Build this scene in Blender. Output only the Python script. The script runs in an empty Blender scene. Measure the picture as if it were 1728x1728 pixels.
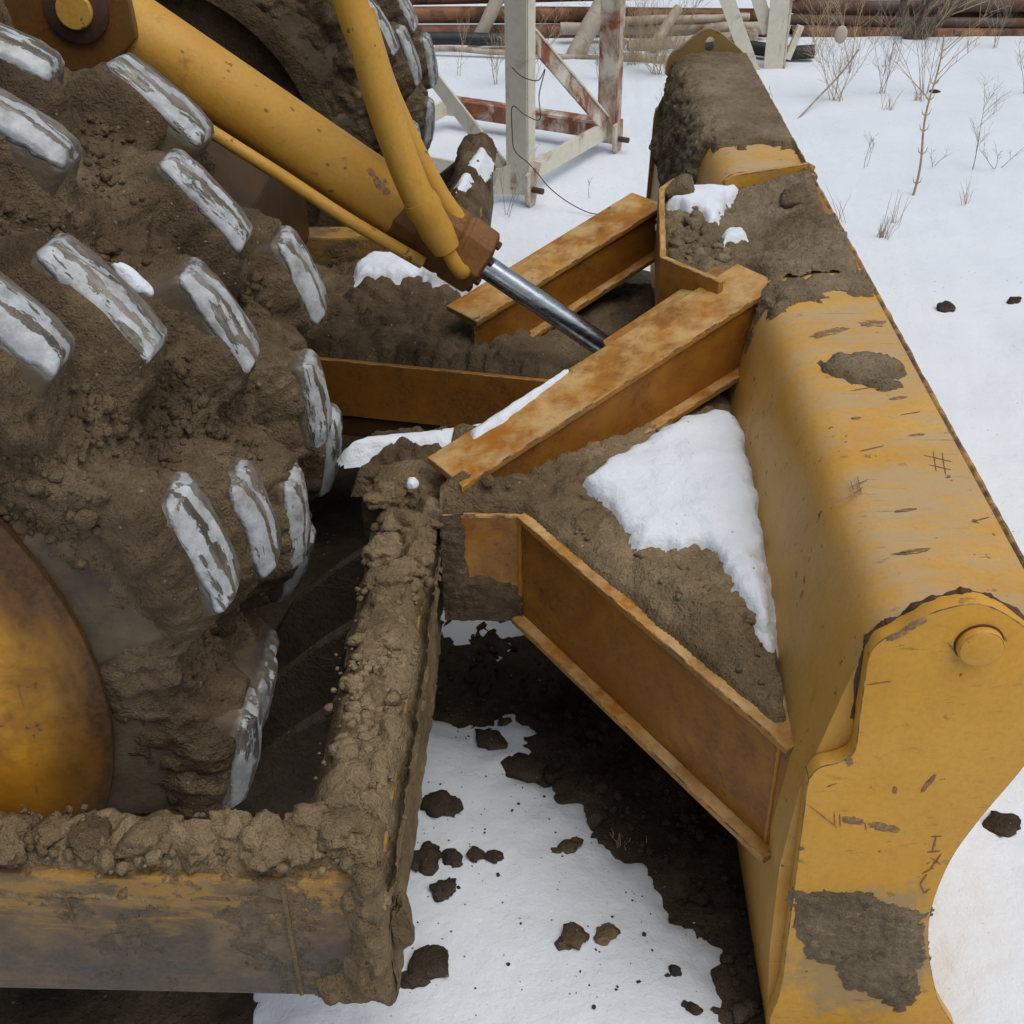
import bpy, bmesh, math, random
import numpy as np
from mathutils import Matrix, Vector

random.seed(7)
RNG = np.random.default_rng(7)
SC = bpy.context.scene
COL = SC.collection
G = -0.18                      # level of the ground

# ------------------------------------------------------------------ camera, sky, sun, exposure
cam_d = bpy.data.cameras.new('camera')
cam_d.sensor_width = 36.0
cam_d.lens = 36.0 * 2000.0 / 1728.0
cam_d.clip_start = 0.05
cam_d.clip_end = 2000.0
cam = bpy.data.objects.new('camera', cam_d)
COL.objects.link(cam)
_p, _y, _r = math.radians(34.0782), math.radians(2.1877), 0.012
_fw = Vector((-math.sin(_y) * math.cos(_p), math.cos(_y) * math.cos(_p), -math.sin(_p)))
_rt0 = Vector((math.cos(_y), math.sin(_y), 0.0))
_up0 = _rt0.cross(_fw)
_rt = _rt0 * math.cos(_r) - _up0 * math.sin(_r)
_up = _up0 * math.cos(_r) + _rt0 * math.sin(_r)
cam.matrix_world = Matrix(((_rt.x, _up.x, -_fw.x, 0.0), (_rt.y, _up.y, -_fw.y, 0.0), (_rt.z, _up.z, -_fw.z, 2.15), (0, 0, 0, 1)))
SC.camera = cam

SUN_DIR = Vector((0.30, -0.22, 0.93)).normalized()        # towards the sun, behind thin cloud
world = bpy.data.worlds.new('World')
SC.world = world
world.use_nodes = True
_nt = world.node_tree
_nt.nodes.clear()
_sky = _nt.nodes.new('ShaderNodeTexSky')
_sky.sky_type = 'NISHITA'
_sky.sun_disc = False
_sky.sun_elevation = math.asin(SUN_DIR.z)
_sky.sun_rotation = math.atan2(SUN_DIR.x, SUN_DIR.y)
_sky.dust_density = 4.0
_sky.air_density = 1.4
_hs = _nt.nodes.new('ShaderNodeHueSaturation')
_hs.inputs['Saturation'].default_value = 0.78
_bg = _nt.nodes.new('ShaderNodeBackground')
_bg.inputs['Strength'].default_value = 0.07
_wo = _nt.nodes.new('ShaderNodeOutputWorld')
_nt.links.new(_sky.outputs[0], _hs.inputs['Color'])
_nt.links.new(_hs.outputs[0], _bg.inputs['Color'])
_nt.links.new(_bg.outputs[0], _wo.inputs['Surface'])

sun_d = bpy.data.lights.new('sun', 'SUN')
sun_d.energy = 1.5
sun_d.angle = math.radians(60.0)
sun_d.color = (1.0, 0.985, 0.965)
sun = bpy.data.objects.new('sun', sun_d)
COL.objects.link(sun)
sun.rotation_euler = SUN_DIR.to_track_quat('Z', 'Y').to_euler()

SC.view_settings.view_transform = 'Standard'
SC.view_settings.look = 'None'
SC.view_settings.gamma = 1.0
SC.view_settings.exposure = 0.14
SC.view_settings.use_curve_mapping = False
SC.cycles.use_adaptive_sampling = True
SC.cycles.adaptive_threshold = 0.03
SC.cycles.max_bounces = 5
SC.cycles.diffuse_bounces = 3
SC.cycles.glossy_bounces = 2
SC.cycles.caustics_reflective = False
SC.cycles.caustics_refractive = False

# ------------------------------------------------------------------ numeric noise
_perm = RNG.permutation(256)
_perm = np.concatenate([_perm, _perm, _perm])
_grad = RNG.normal(size=(256, 3))
_grad /= np.linalg.norm(_grad, axis=1)[:, None]
_rnd = RNG.random((256, 3))


def perlin(x, y, z=0.0):
    x, y, z = np.broadcast_arrays(np.asarray(x, float), np.asarray(y, float), np.asarray(z, float))
    xi, yi, zi = np.floor(x).astype(int), np.floor(y).astype(int), np.floor(z).astype(int)
    fx, fy, fz = x - xi, y - yi, z - zi
    u, v, w = [t * t * t * (t * (t * 6 - 15) + 10) for t in (fx, fy, fz)]
    xi &= 255; yi &= 255; zi &= 255
    out = 0.0
    for i in (0, 1):
        for j in (0, 1):
            for k in (0, 1):
                g = _grad[_perm[_perm[_perm[xi + i] + yi + j] + zi + k]]
                d = g[..., 0] * (fx - i) + g[..., 1] * (fy - j) + g[..., 2] * (fz - k)
                out = out + d * (u if i else 1 - u) * (v if j else 1 - v) * (w if k else 1 - w)
    return out * 1.4


def fbm(x, y, z=0.0, o=4, lac=2.03, gain=0.5):
    s, a, f = 0.0, 1.0, 1.0
    for k in range(o):
        s = s + a * perlin(np.asarray(x) * f + 17.3 * k, np.asarray(y) * f - 9.1 * k, np.asarray(z) * f + 3.7 * k)
        a *= gain; f *= lac
    return s


def worley(x, y, z=None):
    """F1 distance, F2 distance and a random value of the nearest cell."""
    x = np.asarray(x, float); y = np.asarray(y, float)
    three = z is not None
    z = np.asarray(z, float) if three else np.zeros_like(x)
    xi, yi, zi = np.floor(x).astype(int), np.floor(y).astype(int), np.floor(z).astype(int)
    f1 = np.full(x.shape, 9.0); f2 = np.full(x.shape, 9.0); rv = np.zeros(x.shape)
    for i in (-1, 0, 1):
        for j in (-1, 0, 1):
            for k in ((-1, 0, 1) if three else (0,)):
                h = _perm[_perm[_perm[(xi + i) & 255] + ((yi + j) & 255)] + ((zi + k) & 255)]
                r = _rnd[h]
                dx = xi + i + r[..., 0] - x; dy = yi + j + r[..., 1] - y
                dz = (zi + k + r[..., 2] - z) if three else 0.0
                d = np.sqrt(dx * dx + dy * dy + dz * dz)
                near = d < f1
                f2 = np.where(near, f1, np.minimum(f2, d))
                rv = np.where(near, _rnd[(h * 7 + 13) & 255][..., 1], rv)
                f1 = np.where(near, d, f1)
    return f1, f2, rv


def cobble(x, y, s, z=None):
    """rounded crumbs of size s, 0..1"""
    if z is None:
        f1, f2, rv = worley(x / s, y / s)
    else:
        f1, f2, rv = worley(x / s, y / s, z / s)
    return np.sqrt(np.clip(1.0 - (f1 / 0.72) ** 2, 0, 1)) * (0.35 + 0.65 * rv) * np.clip((f2 - f1) * 5, 0, 1) ** 0.5


def sstep(a, b, x):
    t = np.clip((x - a) / (b - a), 0, 1)
    return t * t * (3 - 2 * t)


def sd_poly(px, py, poly):
    """signed distance to a polygon, negative inside"""
    px = np.asarray(px, float); py = np.asarray(py, float)
    d = np.full(px.shape, 1e9); ins = np.zeros(px.shape, bool)
    n = len(poly)
    for i in range(n):
        ax, ay = poly[i]; bx, by = poly[(i + 1) % n]
        ex, ey = bx - ax, by - ay
        t = np.clip(((px - ax) * ex + (py - ay) * ey) / max(ex * ex + ey * ey, 1e-12), 0, 1)
        d = np.minimum(d, (px - ax - t * ex) ** 2 + (py - ay - t * ey) ** 2)
        c = ((ay > py) != (by > py))
        with np.errstate(divide='ignore', invalid='ignore'):
            xx = ax + (py - ay) * ex / (ey if abs(ey) > 1e-12 else 1e-12)
        ins ^= c & (px < xx)
    d = np.sqrt(d)
    return np.where(ins, -d, d)


# ------------------------------------------------------------------ materials
MATS = {}


class NT:
    def __init__(self, name):
        self.m = bpy.data.materials.new(name)
        self.m.use_nodes = True
        self.t = self.m.node_tree
        self.t.nodes.clear()
        self.out = self.n('ShaderNodeOutputMaterial')
        self.b = self.n('ShaderNodeBsdfPrincipled')
        self.l(self.b.outputs[0], self.out.inputs[0])
        self.tc = self.n('ShaderNodeTexCoord')
        self.oc = self.tc.outputs['Object']
        MATS[name] = self.m

    def n(self, t, **k):
        nd = self.t.nodes.new(t)
        for a, b in k.items():
            setattr(nd, a, b)
        return nd

    def l(self, a, b):
        self.t.links.new(a, b)

    def map(self, scale=(1, 1, 1), rot=(0, 0, 0), src=None, loc=(0, 0, 0)):
        m = self.n('ShaderNodeMapping')
        m.inputs['Scale'].default_value = scale
        m.inputs['Rotation'].default_value = rot
        m.inputs['Location'].default_value = loc
        self.l(src or self.oc, m.inputs[0])
        return m.outputs[0]

    def noise(self, scale, detail=6, rough=0.55, src=None, dist=0.0):
        t = self.n('ShaderNodeTexNoise')
        t.inputs['Scale'].default_value = scale
        t.inputs['Detail'].default_value = detail
        t.inputs['Roughness'].default_value = rough
        t.inputs['Distortion'].default_value = dist
        self.l(src or self.oc, t.inputs['Vector'])
        return t.outputs['Fac']

    def vor(self, scale, feature='F1', src=None, out='Distance'):
        t = self.n('ShaderNodeTexVoronoi', feature=feature)
        t.inputs['Scale'].default_value = scale
        self.l(src or self.oc, t.inputs['Vector'])
        return t.outputs[out]

    def ramp(self, fac, stops, interp='LINEAR'):
        r = self.n('ShaderNodeValToRGB')
        r.color_ramp.interpolation = interp
        e = r.color_ramp.elements
        while len(e) < len(stops):
            e.new(0.5)
        for k, (p, c) in enumerate(stops):
            e[k].position = p
            e[k].color = (c if isinstance(c, tuple) else (c, c, c)) + (1,)
        self.l(fac, r.inputs[0])
        return r.outputs[0]

    def mix(self, fac, a, b, blend='MIX'):
        m = self.n('ShaderNodeMix', data_type='RGBA', blend_type=blend)
        for s, v in ((m.inputs[0], fac), (m.inputs[6], a), (m.inputs[7], b)):
            if isinstance(v, (int, float)):
                s.default_value = v
            elif isinstance(v, tuple):
                s.default_value = v + (1,)
            else:
                self.l(v, s)
        return m.outputs[2]

    def math(self, op, a, b=0.0, clamp=False):
        m = self.n('ShaderNodeMath', operation=op, use_clamp=clamp)
        for s, v in ((m.inputs[0], a), (m.inputs[1], b)):
            if isinstance(v, (int, float)):
                s.default_value = v
            else:
                self.l(v, s)
        return m.outputs[0]

    def bump(self, *hs):
        prev = None
        for h, dist, st in hs:
            b = self.n('ShaderNodeBump')
            b.inputs['Distance'].default_value = dist
            b.inputs['Strength'].default_value = st
            self.l(h, b.inputs['Height'])
            if prev:
                self.l(prev, b.inputs['Normal'])
            prev = b.outputs[0]
        self.l(prev, self.b.inputs['Normal'])

    def col(self, c):
        if isinstance(c, tuple):
            self.b.inputs['Base Color'].default_value = c + (1,)
        else:
            self.l(c, self.b.inputs['Base Color'])

    def rough(self, r):
        if isinstance(r, (int, float)):
            self.b.inputs['Roughness'].default_value = r
        else:
            self.l(r, self.b.inputs['Roughness'])

    def metal(self, r):
        if isinstance(r, (int, float)):
            self.b.inputs['Metallic'].default_value = r
        else:
            self.l(r, self.b.inputs['Metallic'])

    def sep(self, src=None):
        s = self.n('ShaderNodeSeparateXYZ')
        self.l(src or self.oc, s.inputs[0])
        return s.outputs


def mud_mat(name, dark, mid, light, grit=1.0):
    k = NT(name)
    a = k.noise(3.6, 5, 0.62)
    b = k.noise(34, 4, 0.68)
    c3 = k.noise(190, 2, 0.6)
    f = k.math('ADD', k.math('MULTIPLY', a, 0.80), k.math('ADD', k.math('MULTIPLY', b, 0.20), k.math('MULTIPLY', c3, 0.11)))
    c = k.ramp(f, [(0.38, dark), (0.55, mid), (0.72, light)])
    v = k.n('ShaderNodeTexVoronoi')
    v.inputs['Scale'].default_value = 120
    k.l(k.oc, v.inputs['Vector'])
    sp = k.sep(v.outputs['Color'])
    pe = k.math('MULTIPLY', k.math('LESS_THAN', v.outputs['Distance'], k.math('MULTIPLY', sp[1], 0.42)), k.math('GREATER_THAN', sp[0], 0.978))
    c = k.mix(k.math('MULTIPLY', pe, 0.75), c, (0.36, 0.28, 0.19))
    k.col(c)
    k.rough(0.95)
    k.b.inputs['Specular IOR Level'].default_value = 0.2
    k.bump((b, 0.022, 0.75 * grit), (k.noise(105, 3, 0.7), 0.009, 0.8 * grit), (c3, 0.004, 0.7 * grit))
    return k.m


mud_mat('mud_brown', (0.046, 0.031, 0.017), (0.118, 0.083, 0.047), (0.215, 0.160, 0.095))
mud_mat('mud_tan', (0.085, 0.057, 0.030), (0.190, 0.136, 0.074), (0.310, 0.232, 0.137))
mud_mat('mud_top', (0.105, 0.077, 0.044), (0.200, 0.150, 0.090), (0.300, 0.235, 0.150))
mud_mat('soil', (0.028, 0.020, 0.013), (0.065, 0.048, 0.031), (0.120, 0.092, 0.062), 1.1)
mud_mat('clod_dark', (0.028, 0.021, 0.014), (0.062, 0.047, 0.032), (0.115, 0.090, 0.061))

# paint worn through along every edge
k = NT('edge_worn')
f = k.ramp(k.noise(21, 4, 0.7), [(0.42, 0.0), (0.58, 1.0)])
k.col(k.mix(f, (0.47, 0.27, 0.075), k.ramp(k.noise(60, 3, 0.6), [(0.3, (0.070, 0.036, 0.024)), (0.7, (0.21, 0.115, 0.070))])))
k.rough(0.75)
k.bump((f, 0.002, -0.6), (k.noise(150, 3, 0.6), 0.0015, 0.5))


def paint_mat(name, base=(0.50, 0.265, 0.050), dusty=0.5, rusty=0.3, streak=(0.6, 9.0, 9.0), dust=(0.30, 0.235, 0.145), deep=(0.36, 0.165, 0.020), rustc=1.0, halo=None, grain=(0.8, 2.0, 2.0), rim=None):
    """old machine yellow: faded, chipped to rust, rubbed with dust"""
    k = NT(name)
    fade = k.noise(2.6, 4, 0.6)
    c = k.mix(k.ramp(fade, [(0.35, 0.0), (0.68, 1.0)]), deep, base)
    fine = k.noise(95, 4, 0.72)
    c = k.mix(k.math('MULTIPLY', k.ramp(fine, [(0.42, 0.0), (0.72, 1.0)]), 0.34), c, tuple(v * 0.55 for v in base))
    # rust blooming through
    rn = k.noise(5.5, 6, 0.70, dist=0.4)
    rf = k.ramp(rn, [(0.64 - 0.24 * rusty, 0.0), (0.78 - 0.2 * rusty, 1.0)])
    c = k.mix(k.math('MULTIPLY', rf, 0.5 + 0.3 * rusty), c, k.ramp(fine, [(0.35, tuple(v * rustc for v in (0.105, 0.036, 0.010))), (0.65, tuple(v * rustc for v in (0.26, 0.100, 0.018)))]))
    # dust, thicker where the plate lies flat
    geo = k.n('ShaderNodeNewGeometry')
    up = k.math('POWER', k.math('MAXIMUM', k.sep(geo.outputs['Normal'])[2], 0.0), 2.0)
    dn = k.noise(6.0, 6, 0.66, src=k.map(grain))
    df = k.math('MULTIPLY', k.ramp(dn, [(0.40, 0.05), (0.60, 0.9)]), dusty)
    df = k.math('MULTIPLY', df, k.math('ADD', k.math('MULTIPLY', up, 0.82), 0.18))
    if halo:                    # thin film of dried splash round a mud patch
        hx, hz, rx, rz = halo
        q = k.sep()
        dx = k.math('DIVIDE', k.math('SUBTRACT', q[0], hx), rx)
        dz = k.math('DIVIDE', k.math('SUBTRACT', q[2], hz), rz)
        rr = k.math('SQRT', k.math('ADD', k.math('MULTIPLY', dx, dx), k.math('MULTIPLY', dz, dz)))
        rr = k.math('ADD', rr, k.math('MULTIPLY', k.math('SUBTRACT', k.noise(13, 5, 0.72), 0.5), 1.6))
        df = k.math('MAXIMUM', df, k.ramp(rr, [(0.70, 0.85), (1.25, 0.0)]))
    c = k.mix(df, c, dust)
    if rim:                     # rust staining inwards from the rim
        q = k.sep()
        rr = k.math('SQRT', k.math('ADD', k.math('MULTIPLY', q[0], q[0]), k.math('MULTIPLY', q[2], q[2])))
        rr = k.math('ADD', rr, k.math('MULTIPLY', k.math('SUBTRACT', k.noise(5, 5, 0.68, src=k.map((1, 1, 0.45))), 0.5), 0.26))
        c = k.mix(k.ramp(rr, [(rim - 0.07, 0.0), (rim, 0.6), (rim + 0.05, 0.96)]), c, k.ramp(fine, [(0.35, (0.026, 0.015, 0.010)), (0.65, (0.080, 0.038, 0.016))]))
    # scratches and chips
    st = k.noise(9.0, 4, 0.72, src=k.map(streak))
    sf = k.math('MULTIPLY', k.ramp(st, [(0.60, 0.0), (0.68, 1.0)]), k.ramp(dn, [(0.46, 0.0), (0.60, 1.0)]))
    ch = k.noise(30.0, 3, 0.65)
    cf = k.math('MULTIPLY', k.ramp(ch, [(0.655, 0.0), (0.69, 1.0)]), k.ramp(rn, [(0.44, 0.0), (0.56, 1.0)]))
    mk = k.math('MAXIMUM', k.math('MULTIPLY', sf, 0.5), k.math('MULTIPLY', cf, 0.8))
    c = k.mix(mk, c, (0.095, 0.052, 0.030))
    k.col(c)
    r = k.math('ADD', k.math('MULTIPLY', df, 0.35), k.math('MULTIPLY', mk, 0.3))
    k.rough(k.math('ADD', r, 0.48, clamp=True))
    k.b.inputs['Specular IOR Level'].default_value = 0.28
    k.bump((ch, 0.005, 0.3), (mk, 0.002, -0.6), (fine, 0.0015, 0.5))
    return k.m


paint_mat('yellow_blade', base=(0.67, 0.405, 0.115), deep=(0.58, 0.285, 0.032), dusty=0.85, rusty=0.15, streak=(0.5, 10.0, 10.0), dust=(0.46, 0.345, 0.20))
paint_mat('yellow_plate', base=(0.71, 0.375, 0.052), deep=(0.62, 0.300, 0.028), dusty=0.35, rusty=0.15, streak=(2.4, 2.4, 9.0), dust=(0.36, 0.255, 0.125), halo=(-0.03, 0.33, 0.17, 0.22))
paint_mat('yellow_dusty', base=(0.36, 0.235, 0.080), deep=(0.28, 0.17, 0.05), dusty=1.6, rusty=0.3, dust=(0.22, 0.17, 0.095))
paint_mat('yellow_brace', base=(0.60, 0.290, 0.032), deep=(0.34, 0.115, 0.008), dusty=0.95, rusty=1.0, streak=(2.0, 2.0, 7.0), dust=(0.58, 0.39, 0.165), grain=(1.7, 1.7, 1.7))
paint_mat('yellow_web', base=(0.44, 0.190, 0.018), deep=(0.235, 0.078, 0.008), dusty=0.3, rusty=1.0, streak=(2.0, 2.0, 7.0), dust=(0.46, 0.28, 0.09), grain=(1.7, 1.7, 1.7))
paint_mat('yellow_cylinder', base=(0.64, 0.365, 0.070), deep=(0.54, 0.270, 0.030), dusty=0.25, rusty=0.0, streak=(1, 1, 1))
paint_mat('yellow_hub', base=(0.62, 0.30, 0.022), deep=(0.36, 0.125, 0.008), dusty=0.05, rusty=0.55, streak=(6.0, 6.0, 0.5), rim=0.69)
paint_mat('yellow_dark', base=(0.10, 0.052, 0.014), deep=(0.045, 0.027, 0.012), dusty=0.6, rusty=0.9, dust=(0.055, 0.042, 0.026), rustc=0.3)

# worn bar of the cleaner frame: bare scratched steel, streaks of yellow, smeared mud
k = NT('bar_worn')
q = k.sep()
zz = q[2]
st = k.noise(8.0, 5, 0.72, src=k.map((0.55, 2.0, 2.4)), dist=0.8)
blot = k.noise(5.5, 6, 0.72)
c = k.ramp(blot, [(0.36, (0.080, 0.054, 0.030)), (0.50, (0.165, 0.105, 0.048)), (0.64, (0.250, 0.160, 0.072))])
# bare dark steel low on the face, rubbed yellow high on it
lowm = k.math('MULTIPLY', k.ramp(k.math('ADD', zz, k.math('MULTIPLY', k.math('SUBTRACT', blot, 0.5), 0.35)), [(0.07, 1.0), (0.16, 0.0)]), k.ramp(st, [(0.40, 1.0), (0.60, 0.35)]))
c = k.mix(lowm, c, k.ramp(k.noise(70, 3, 0.7), [(0.35, (0.052, 0.042, 0.033)), (0.65, (0.110, 0.086, 0.060))]))
him = k.math('MULTIPLY', k.ramp(k.math('ADD', zz, k.math('MULTIPLY', k.math('SUBTRACT', st, 0.5), 0.30)), [(0.19, 0.0), (0.24, 1.0)]), k.ramp(k.noise(15, 5, 0.72, src=k.map((0.6, 1.6, 1.6), loc=(3, 1, 2))), [(0.43, 0.0), (0.52, 1.0)]))
c = k.mix(k.math('MULTIPLY', him, 0.85), c, (0.38, 0.205, 0.038))
mf = k.ramp(k.noise(7.0, 6, 0.70), [(0.53, 0.0), (0.60, 0.9)])
c = k.mix(mf, c, k.ramp(k.noise(60, 3, 0.6), [(0.3, (0.100, 0.072, 0.040)), (0.7, (0.195, 0.146, 0.086))]))
sc = k.math('MULTIPLY', k.ramp(k.noise(16.0, 4, 0.6, src=k.map((0.35, 5.0, 9.0))), [(0.70, 0.0), (0.735, 1.0)]), k.ramp(blot, [(0.45, 0.0), (0.6, 1.0)]))
c = k.mix(k.math('MULTIPLY', sc, 0.5), c, (0.40, 0.36, 0.32))
k.col(c)
k.rough(k.math('ADD', k.math('MULTIPLY', mf, 0.3), 0.6))
k.bump((blot, 0.010, 0.4), (mf, 0.012, 0.9), (k.noise(110, 4, 0.75), 0.007, 0.8))

# tamping foot: mud coloured flanks, worn tip with a chalky white crust in streaks along the foot
k = NT('foot_steel')
oi = k.n('ShaderNodeObjectInfo')
off = k.n('ShaderNodeVectorMath', operation='SCALE')
k.l(oi.outputs['Location'], off.inputs[0]); off.inputs['Scale'].default_value = 7.31
va = k.n('ShaderNodeVectorMath', operation='ADD')
k.l(k.oc, va.inputs[0]); k.l(off.outputs[0], va.inputs[1])
P3 = va.outputs[0]
s = k.sep()
tip = k.ramp(k.math('ADD', s[2], k.math('MULTIPLY', k.noise(22, 3, 0.5, src=P3), 0.03)), [(0.240, 0.0), (0.247, 1.0)])
wob = k.math('MULTIPLY', k.math('SUBTRACT', k.noise(11, 5, 0.68, src=k.map((1.0, 2.2, 2.2), src=P3)), 0.5), 0.075)
yy_ = k.math('ADD', s[1], wob)
band = k.ramp(k.math('ADD', k.math('MULTIPLY', yy_, 7.0), 0.5), [(0.0, 1.0), (0.235, 1.0), (0.25, 0.0), (0.345, 0.0), (0.36, 1.0), (0.55, 1.0), (0.58, 0.0), (1.0, 0.0)])
steel = k.ramp(k.noise(10, 5, 0.68, src=k.map((0.5, 3, 3), src=P3)), [(0.32, (0.060, 0.052, 0.043)), (0.50, (0.170, 0.145, 0.110)), (0.70, (0.33, 0.305, 0.26))])
flank = k.ramp(k.noise(6, 5, 0.65, src=P3), [(0.30, (0.036, 0.028, 0.022)), (0.48, (0.094, 0.066, 0.039)), (0.72, (0.160, 0.118, 0.070))])
c = k.mix(tip, flank, steel)
w1 = k.noise(8.5, 5, 0.66, src=k.map((0.7, 3.0, 3.0), src=P3), dist=0.3)
wf = k.ramp(k.math('ADD', k.math('MULTIPLY', band, 0.28), w1), [(0.665, 0.0), (0.70, 1.0)])
endz = k.ramp(k.math('ADD', k.math('ABSOLUTE', s[0]), k.math('MULTIPLY', wob, 0.6)), [(0.100, 0.0), (0.108, 0.8)])
wf = k.math('MAXIMUM', wf, k.math('MULTIPLY', endz, k.ramp(w1, [(0.46, 0.0), (0.50, 1.0)])))
wtop = k.ramp(k.math('ADD', s[2], k.math('MULTIPLY', k.noise(18, 4, 0.6, src=P3), 0.03)), [(0.250, 0.0), (0.256, 1.0)])
wf = k.math('MULTIPLY', wf, wtop)
tone = k.ramp(k.noise(30, 4, 0.6, src=P3), [(0.3, (0.30, 0.315, 0.32)), (0.7, (0.54, 0.565, 0.575))])
c = k.mix(k.math('MULTIPLY', wf, k.ramp(k.noise(16, 5, 0.7, src=P3), [(0.30, 0.35), (0.5, 1.0)])), c, tone)
k.col(c)
k.metal(k.math('MULTIPLY', k.math('SUBTRACT', tip, wf, clamp=True), 0.25))
k.rough(k.math('ADD', k.math('MULTIPLY', k.math('SUBTRACT', 1.0, tip), 0.35), k.ramp(k.noise(25, 4, 0.6, src=P3), [(0.3, 0.36), (0.7, 0.62)])))
k.bump((k.noise(26, 4, 0.65, src=P3), 0.010, 0.5), (wf, 0.005, 0.9), (k.noise(160, 4, 0.6, src=P3), 0.0015, 0.4))

# snow
k = NT('snow')
n1 = k.noise(1.2, 5, 0.6)
c = k.ramp(n1, [(0.3, (0.71, 0.765, 0.825)), (0.7, (0.78, 0.825, 0.875))])
sp = k.math('MULTIPLY', k.math('LESS_THAN', k.vor(34), 0.10), k.math('GREATER_THAN', k.sep(k.vor(34, out='Color'))[0], 0.66))
c = k.mix(k.math('MULTIPLY', sp, k.ramp(k.noise(2.3, 3, 0.5), [(0.44, 0.0), (0.60, 0.85)])), c, (0.10, 0.08, 0.06))
k.col(c)
k.rough(0.75)
k.b.inputs['Specular IOR Level'].default_value = 0.15
k.b.inputs['Subsurface Weight'].default_value = 0.0
k.bump((k.noise(5, 5, 0.62), 0.05, 0.35), (k.noise(38, 4, 0.7), 0.010, 0.4), (k.noise(260, 2, 0.6), 0.003, 0.5))

# chromed rod, cylinder head, pins
k = NT('chrome')
k.metal(1.0)
k.col(k.ramp(k.noise(8, 5, 0.6, src=k.map((1, 6, 6))), [(0.3, (0.38, 0.40, 0.43)), (0.7, (0.62, 0.65, 0.69))]))
k.rough(k.ramp(k.noise(14, 5, 0.6, src=k.map((1, 5, 5))), [(0.3, 0.16), (0.7, 0.34)]))
k.bump((k.noise(60, 3, 0.5), 0.001, 0.2))

paint_mat('head_paint', base=(0.24, 0.115, 0.022), deep=(0.115, 0.052, 0.018), dusty=0.2, rusty=1.0)
k = NT('rust_dark')
k.col(k.ramp(k.noise(12, 8, 0.65), [(0.3, (0.030, 0.017, 0.012)), (0.55, (0.085, 0.038, 0.022)), (0.75, (0.17, 0.075, 0.035))]))
k.rough(0.8)
k.bump((k.noise(60, 6, 0.65), 0.004, 0.4))
k = NT('rust_streak')
k.col(k.ramp(k.noise(4.5, 6, 0.7), [(0.36, (0.030, 0.018, 0.012)), (0.54, (0.085, 0.040, 0.018)), (0.68, (0.24, 0.105, 0.018))]))
k.rough(0.6)
k.bump((k.noise(40, 5, 0.65, src=k.map((3, 3, 0.8))), 0.003, 0.4))
k = NT('rubber_black')
k.col(k.ramp(k.noise(20, 5, 0.6), [(0.3, (0.010, 0.010, 0.010)), (0.7, (0.035, 0.034, 0.032))]))
k.rough(0.6)
k.bump((k.noise(90, 4, 0.6), 0.002, 0.3))


def flaky(name, paint, rust, amount):
    k = NT(name)
    rn = k.noise(3.2, 9, 0.66, dist=0.5, src=k.map((1.6, 1.6, 1.0)))
    f = k.ramp(rn, [(0.60 - 0.2 * amount, 0.0), (0.76 - 0.2 * amount, 1.0)])
    p = k.mix(k.ramp(k.noise(20, 5, 0.6), [(0.35, 0.0), (0.7, 0.5)]), paint, tuple(v * 0.72 for v in paint))
    c = k.mix(f, p, k.ramp(k.noise(24, 6, 0.6), [(0.3, tuple(v * 0.55 for v in rust)), (0.7, rust)]))
    k.col(c)
    k.rough(k.math('ADD', k.math('MULTIPLY', f, 0.25), 0.6))
    k.bump((f, 0.003, -0.5), (k.noise(80, 5, 0.6), 0.003, 0.35))
    return k.m


flaky('cream_paint', (0.70, 0.655, 0.53), (0.30, 0.115, 0.050), 0.30)
flaky('cream_rusty', (0.66, 0.61, 0.50), (0.30, 0.105, 0.050), 0.95)
flaky('pale_pole', (0.47, 0.41, 0.32), (0.27, 0.16, 0.09), 0.45)
for i, (a, b) in enumerate([((0.17, 0.068, 0.034), (0.075, 0.036, 0.024)), ((0.090, 0.066, 0.054), (0.145, 0.066, 0.036)), ((0.25, 0.115, 0.045), (0.12, 0.05, 0.026)), ((0.055, 0.060, 0.058), (0.095, 0.066, 0.046))]):
    flaky('pipe_rust_%d' % i, a, b, 0.8)

k = NT('dry_stem')
k.col(k.ramp(k.noise(15, 4, 0.6), [(0.3, (0.30, 0.215, 0.120)), (0.7, (0.52, 0.41, 0.26))]))
k.rough(0.85)
k.bump((k.noise(120, 3, 0.6), 0.001, 0.3))
k = NT('grey_stem')
k.col(k.ramp(k.noise(15, 4, 0.6), [(0.3, (0.20, 0.165, 0.125)), (0.7, (0.40, 0.34, 0.26))]))
k.rough(0.85)
k.bump((k.noise(120, 3, 0.6), 0.001, 0.3))
k = NT('bark')
k.col(k.ramp(k.noise(18, 7, 0.65, src=k.map((3, 3, 0.7))), [(0.3, (0.045, 0.032, 0.022)), (0.7, (0.17, 0.125, 0.085))]))
k.rough(0.9)
k.bump((k.noise(22, 7, 0.65, src=k.map((3, 3, 0.6))), 0.012, 0.8))
k = NT('pale_stone')
k.col(k.ramp(k.noise(9, 5, 0.6), [(0.3, (0.40, 0.34, 0.26)), (0.7, (0.60, 0.53, 0.43))]))
k.rough(0.8)
k.bump((k.noise(60, 4, 0.6), 0.003, 0.4))

# ------------------------------------------------------------------ object helpers
PIV = {}


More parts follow.
